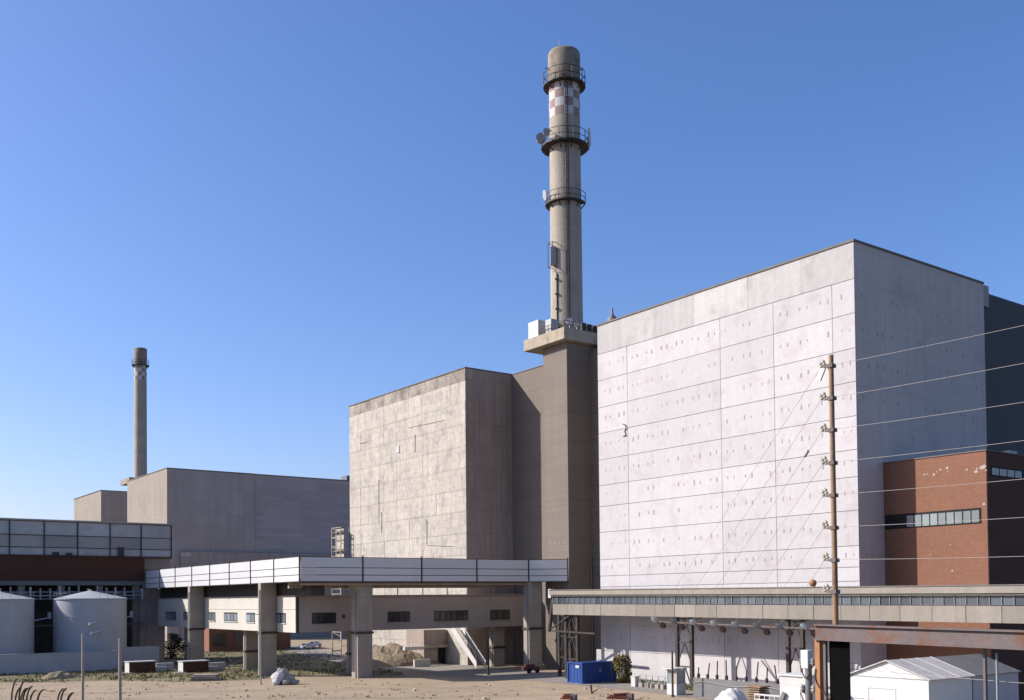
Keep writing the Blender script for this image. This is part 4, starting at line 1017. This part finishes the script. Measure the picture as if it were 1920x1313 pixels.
# white rail
pa = Vector((82, onX(1415, 1300, 82)[1], 0)); pb_ = Vector((82, onX(1462, 1300, 82)[1], 0)); t = thing('white_rail', 'short white railing in front of the brown pallets', 'railing', (82, pa.y, 0))
zr_ = onX(1430, 1303, 82)[2]; b = MB()
for k in range(6): q = pa.lerp(pb_, k / 5); b.bar(q, q + Vector((0, 0, zr_)), .08)
b.bar(pa + Vector((0, 0, zr_)), pb_ + Vector((0, 0, zr_)), .16); b.bar(pa + Vector((0, 0, zr_ - .5)), pb_ + Vector((0, 0, zr_ - .5)), .1); b.build('rail', M['paint_white'], t)
# white tarpaulin over a heap
p = onX(1366, 1300, 76.); zt = onX(1362, 1291, 76.)[2]; t = thing('covered_heap', 'white tarpaulin draped over a heap at the bottom edge', 'tarpaulin', (76, p.y, 0))
b = MB(); vs = []; n = 26
for i in range(n + 1):
    for j in range(n + 1):
        u = 2 * i / n - 1; v = 2 * j / n - 1; q = max(0, 1 - u * u) ** .55 * max(0, 1 - abs(v + .25 * (1 - v * v)) ** 2.2) ** .7
        vs.append((76 + 1.7 * u, p.y + 2.1 * v, -.1 + (zt + .1) * q * (1 + .05 * math.sin(11 * v + 5 * u) + .03 * math.sin(19 * u)) ))
b.add(vs, [(i * (n + 1) + j, (i + 1) * (n + 1) + j, (i + 1) * (n + 1) + j + 1, i * (n + 1) + j + 1) for i in range(n) for j in range(n)], 0, True); b.build('tarpaulin', M['paint_white'], t)
b = MB()
for k in range(3): b.tube((74.3 + .02 * k, p.y - 1.2 + k * 1.1, .1), (74.5, p.y - 1.0 + k * 1.1, .9), .03, 5)
tag(b.build('tie_ropes', M['steel_dark'], t), kind='stuff')
b = MB(); b.obox((74.6, p.y - 1.9, .8), (.7, .5, 1.5), .5); b.build('valve_box', M['car_blue'], t)
# white transformer kiosk
kx = 76.; y1 = onX(1462, 1290, kx)[1]; y0 = onX(1509, 1290, kx)[1]; zt = onX(1485, 1265, kx)[2]
t = thing('transformer_kiosk', 'white boxy kiosk with a flat roof beside the orange post', 'kiosk', (kx, y0, 0))
b = MB(); b.box(kx, kx + 2.6, y0, y1, -.1, zt - .15); b.build('body', M['paint_white'], t, bevel=.03); b = MB(); b.box(kx - .15, kx + 2.7, y0 - .1, y1 + .15, zt - .147, zt); b.build('roof', M['white_steel'], t)
b = MB(); b.box(kx - .03, kx - .002, y0 + .5, y1 - .6, .1, zt - 1.2); b.build('door', M['shed'], t)
b = MB(); b.obox((kx - .2, y1 - .5, zt - 2.1), (.25, .35, .9), 0, 0, Matrix.Rotation(.4, 3, 'X')); b.build('handle_box', M['steel_grey'], t)
# switch mast with insulators
sx = 51.; y = onX(1516, 1260, sx)[1]; zt = onX(1512, 1219, sx)[2]
t = thing('switch_mast', 'grey switch mast with white head and looped cables beside orange post', 'mast', (sx, y, 0))
b = MB(); b.tube((sx, y, -.1), (sx, y, zt - 1.0), .24, 12, .2); b.build('column', M['steel_grey'], t)
b = MB(); b.box(sx - .25, sx + .25, y - .15, y + .38, zt - 1.1, zt); b.build('head_box', M['shed'], t, bevel=.03)
b = MB(); b.box(sx + .05, sx + .35, y + .22, y + .45, -.1, zt - 1.05); b.build('side_duct', M['paint_white'], t)
for j, pz in enumerate((1240, 1290)):
    z = onX(1512, pz, sx)[2]
    for s in (-1, 1):
        c = Vector((sx - .1, y + s * .42, z)); b = MB()
        for k, r in enumerate((.10, .17, .11, .16, .09)): b.tube(c + Vector((0, 0, -.22 + k * .09)), c + Vector((0, 0, -.14 + k * .09)), r, 10)
        b.build('insulator', M['porcelain_pale'], t)
        b = MB(); b.bar(Vector((sx, y, z - .25)), c + Vector((0, 0, -.25)), .1); b.build('bracket', M['steel_dark'], t)
    b = MB(); p1 = Vector((sx - .25, y + .42, z - .25)); p2 = Vector((sx - .25, y - .42, z - .25))
    b.path([p1.lerp(p2, k / 8) + Vector((0, 0, -.75 * math.sin(math.pi * k / 8))) for k in range(9)], .035, 6); b.build('looped_cable', M['porcelain_brown'], t)
for j, (pa_, pb_, lab) in enumerate(((1248, 1279, 'upper'), (1301, 1336, 'lower'))):
    p = Vector((sx - .1, y - .42, onX(1526, pa_, sx)[2])); q = onX(1920, pb_, sx)
    cable('service_line', lab + ' of two pale lines running right from the switch mast', sag(p, p + (q - p) * 1.8, .06), .014, M['wire'], 'lines from the switch mast')
b = MB(); z = zt - 1.0; p0 = Vector((GX - .25, ypo + .1, z)); b.path([p0 + Vector((0, -.12 * k + .3 * math.sin(k * .6), -.28 * k)) for k in range(12)], .03, 5)
tag(b.build('hanging_cable', M['porcelain_brown']), 'dark cable hanging beside the orange gantry post', 'cable')
# red scraps at the lower edge
for (px, py, lab, sc) in ((1060, 1315, 'small rusty red scrap piece, left of two at the bottom edge', .8), (1160, 1314, 'larger orange-red scrap beams, right of two at the bottom edge', 1.4)):
    p = gp(px, py); t = thing('scrap_metal', lab, 'scrap', (p.x, p.y, 0))
    b = MB()
    for k in range(4): a = .3 + k * .25; o = p + Vector((random.uniform(-.5, .5), random.uniform(-.5, .5), .25 + .15 * k)); b.obox(o, (1.6 * sc, .22, .22), a - 1.2)
    b.build('beams', M['red_paint'], t); b = MB(); b.obox(p + Vector((.9 * sc, -.6, .4)), (.8, .6, .7), .5); b.build('block', M['rust'], t)
p = gp(1110, 1301); t = thing('marker_post', 'short leaning dark stake on the dirt near the container', 'stake', (p.x, p.y, 0))
b = MB(); b.bar((p.x, p.y, -.1), (p.x - .1, p.y + .1, 1.1), .16); b.bar((p.x, p.y, .1), (p.x + .5, p.y - .4, .5), .1); b.build('stake', M['steel_dark'], t)
p = gp(995, 1262); t = thing('red_barrow', 'low dark red cart at the foot of the right bridge pillar', 'cart', (p.x, p.y, 0))
b = MB(); b.obox((p.x, p.y, .75), (2.6, 1.2, .5), -.3); b.obox((p.x - .2, p.y, 1.15), (1.4, 1.0, .4), -.3); b.build('tray', M['dark_red'], t)
for dx in (-.8, .8):
    b = MB(); b.tube((p.x + dx, p.y - .75, .4), (p.x + dx, p.y - .55, .4), .4, 12); b.build('wheel', M['rubber'], t)
b = MB(); b.bar((p.x - 1.3, p.y, .7), (p.x - 2.6, p.y + .3, 1.2), .08); b.build('handle', M['steel_dark'], t)

# ================================================================ YARD CLUTTER, LEFT AND CENTRE
def hutch(px, py, label, green=False):
    p = gp(px, py); t = thing('utility_hut', label, 'hut', (p.x, p.y, 0))
    b = MB(); b.box(p.x, p.x + 4.2, p.y, p.y + 2.4, -.1, 1.75); b.build('walls', M['brick_dark'] if not green else M['raw_side'], t)
    cb('end_panel', M['paint_white'], p.x - .08, p.x - .002, p.y + .02, p.y + 2.38, -.05, 1.74, t)
    b = MB(); b.box(p.x - .2, p.x + 4.35, p.y - .15, p.y + 2.5, 1.753, 1.9); b.build('roof', M['bund'], t)
    cb('plinth', M['bund'], p.x - 1.6, p.x + .3, p.y - .6, p.y - .05, -.1, .14, t)
    if green:
        cb('bin', M['green_paint'], p.x - 1.6, p.x - .4, p.y + 1.6, p.y + 2.6, -.05, 1.3, t)
    else:
        cb('side_block', M['bund'], p.x + 4.5, p.x + 6.5, p.y + 1.4, p.y + 2.6, -.1, .75, t); cb('side_block', M['bund'], p.x + 5.0, p.x + 8.0, p.y + 2.4, p.y + 3.2, -.1, 1.3, t)
hutch(243, 1263, 'small grey hut with white end panel, left of the two huts')
hutch(344, 1262, 'small brown hut with white end panel and green bin, right of two')
p = gp(385, 1276); t = thing('slab_stack', 'stack of flat grey concrete slabs lying at the grass edge', 'slabs', (p.x, p.y, 0))
for k in range(4): cube('slab', M['raw_side'], (p.x + random.uniform(-.2, .2), p.y + random.uniform(-.2, .2), .15 + k * .22), (4.2 - .3 * k, 2.0, .18), t, random.uniform(-.08, .08) - .5)
def rock(c, s, seed):
    rnd = random.Random(seed); bm = bmesh.new(); bmesh.ops.create_icosphere(bm, subdivisions=2, radius=1)
    vs = [Vector((v.co.x * s[0], v.co.y * s[1], v.co.z * s[2])) * rnd.uniform(.82, 1.15) + Vector(c) for v in bm.verts]; bm.verts.index_update()
    fs = [[v.index for v in f.verts] for f in bm.faces]; bm.free(); b = MB(); b.add(vs, fs); return b
p = gp(530, 1284); t = thing('rubble_heap', 'heap of pale boulders and a white sack before the bridge pillar', 'rubble', (p.x, p.y, 0))
for k, (dx, dy, z, s) in enumerate(((-.4, .5, 1.0, (1.0, 1.0, 1.0)), (.9, .2, .7, (.9, .8, .75)), (-1.0, 0, .4, (.6, .6, .5)), (1.5, -.6, .35, (.7, .5, .4)), (.2, -.7, .35, (.6, .5, .45)), (.3, .6, 1.7, (.8, .7, .6)))):
    rock((p.x + dx, p.y + dy, z), s, k).build('boulder', M['paint_white'] if k in (0, 2) else M['rock'], t)
mound('dirt_clump', 'low clump of dark earth and weeds on the left verge', gp(110, 1272).x, gp(110, 1272).y, 2.6, 2.0, 1.2, M['earth'], 12, 'earth')
# dead stalks at the bottom left
for (px, py, n, lab, h) in ((50, 1320, 9, 'larger clump of dead bent stalks at the bottom left corner', 2.5), (122, 1322, 4, 'smaller clump of dead stalks right of the corner clump', 1.7)):
    p = gp(px, py); t = thing('dead_weeds', lab, 'weeds', (p.x, p.y, 0))
    rgt = Vector((.804, -.595, 0))
    for k in range(n):
        o = p + rgt * ((k - n / 2) * .42) + Vector((random.uniform(-.2, .2), random.uniform(-.2, .2), 0)); hh = h * random.uniform(.75, 1.15) * (1 - .05 * k)
        pts = [o, o + Vector((0, 0, hh * .45)) + rgt * .05, o + Vector((0, 0, hh * .8)) + rgt * .25, o + Vector((0, 0, hh)) + rgt * .5]
        b = MB(); b.path(pts, .10, 5); b.tube(pts[-1], pts[-1] + rgt * .25 + Vector((0, 0, .12)), .11, 6, .03); b.build('stalk', M['bark'], t)
# shrubs in the dark corner beside the bund
for (px, py, rx, rz, lab) in ((322, 1236, 2.3, 2.6, 'dark shrub in shade between bund wall and first bridge pillar'), (290, 1228, 1.6, 2.0, 'dark low shrub hard against the end of bund wall')):
    p = gp(px, py); t = thing('shrub', lab, 'shrub', (p.x, p.y, 0)); foliage(t, (p.x, p.y, rz * .9), rx, rx, rz, 2200, .2, M['leaf_dark'], seed=px)
    b = MB()
    for k in range(5): a = k * 1.3; b.tube((p.x, p.y, -.1), (p.x + rx * .6 * math.cos(a), p.y + rx * .6 * math.sin(a), rz * 1.2), .07, 5, .03)
    b.build('stems', M['bark'], t)
# parked cars
def car(px, py, rz, label, paint):
    p = gp(px, py); t = thing('parked_car', label, 'car', (p.x, p.y, 0), 'cars parked beyond the bridge'); Rm = Matrix.Rotation(rz, 3, 'Z')
    prof = [(-2.1, .35), (-2.15, .75), (-1.9, .95), (-1.1, 1.0), (-.55, 1.45), (.9, 1.48), (1.6, 1.02), (2.1, .92), (2.15, .4)]
    def pp(x, y, z): return p + Rm @ Vector((x, y, z))
    n = len(prof); vs = [pp(x, -.82 if z < 1.1 else -.66, z) for x, z in prof] + [pp(x, .82 if z < 1.1 else .66, z) for x, z in prof]
    b = MB(); b.add(vs, [list(range(n))[::-1], list(range(n, 2 * n))] + [(k, (k + 1) % n, n + (k + 1) % n, n + k) for k in range(n)]); b.build('body', paint, t, bevel=.05)
    for s in (-1, 1):
        b = MB(); b.add([pp(-.95, s * .80, 1.04), pp(1.4, s * .80, 1.06), pp(.85, s * .69, 1.40), pp(-.5, s * .69, 1.40)], [(0, 1, 2, 3)]); b.build('side_window', M['glass_dark'], t)
        for x in (-1.35, 1.35):
            b = MB(); b.tube(pp(x, s * .70, .34), pp(x, s * .87, .34), .34, 14); w2 = b.build('wheel', M['rubber'], t); b = MB(); b.tube(pp(x, s * .86, .34), pp(x, s * .885, .34), .18, 10); b.build('rim', M['galv'], w2)
    b = MB(); b.add([pp(-1.06, -.62, 1.06), pp(-1.06, .62, 1.06), pp(-.60, .58, 1.42), pp(-.60, -.58, 1.42)], [(0, 1, 2, 3)]); o = b.build('windscreen', M['glass_dark'], t); o.location += Rm @ Vector((-.03, 0, .03))
car(523, 1216, 2.2, 'dark blue car beyond the second bridge pillar', M['car_blue'])
car(575, 1218, .3, 'white car nearest the low pillar, left of the white pair', M['car_white'])
car(589, 1214, .5, 'white car right of the white pair, half behind the low pillar', M['car_white'])
# bare white fence frames
pa = gp(694, 1238); pb_ = gp(735, 1240); t = thing('white_fence', 'white metal fence frames beside the front bridge pillar', 'fence', (pa.x, pa.y, 0))
for k in range(5):
    q = pa.lerp(pb_, k / 4); b = MB(); b.bar(q, q + Vector((0, 0, 2.6)), .1); b.build('post', M['white_steel'], t)
for h in (.4, 1.4, 2.5): b = MB(); b.bar(pa + Vector((0, 0, h)), pb_ + Vector((0, 0, h)), .08); b.build('rail', M['white_steel'], t)
q = pa.lerp(pb_, .35); b = MB(); b.obox(q + Vector((0, 0, 1.9)), (.1, 1.6, 1.2), -.7); b.build('board', M['paint_white'], t)
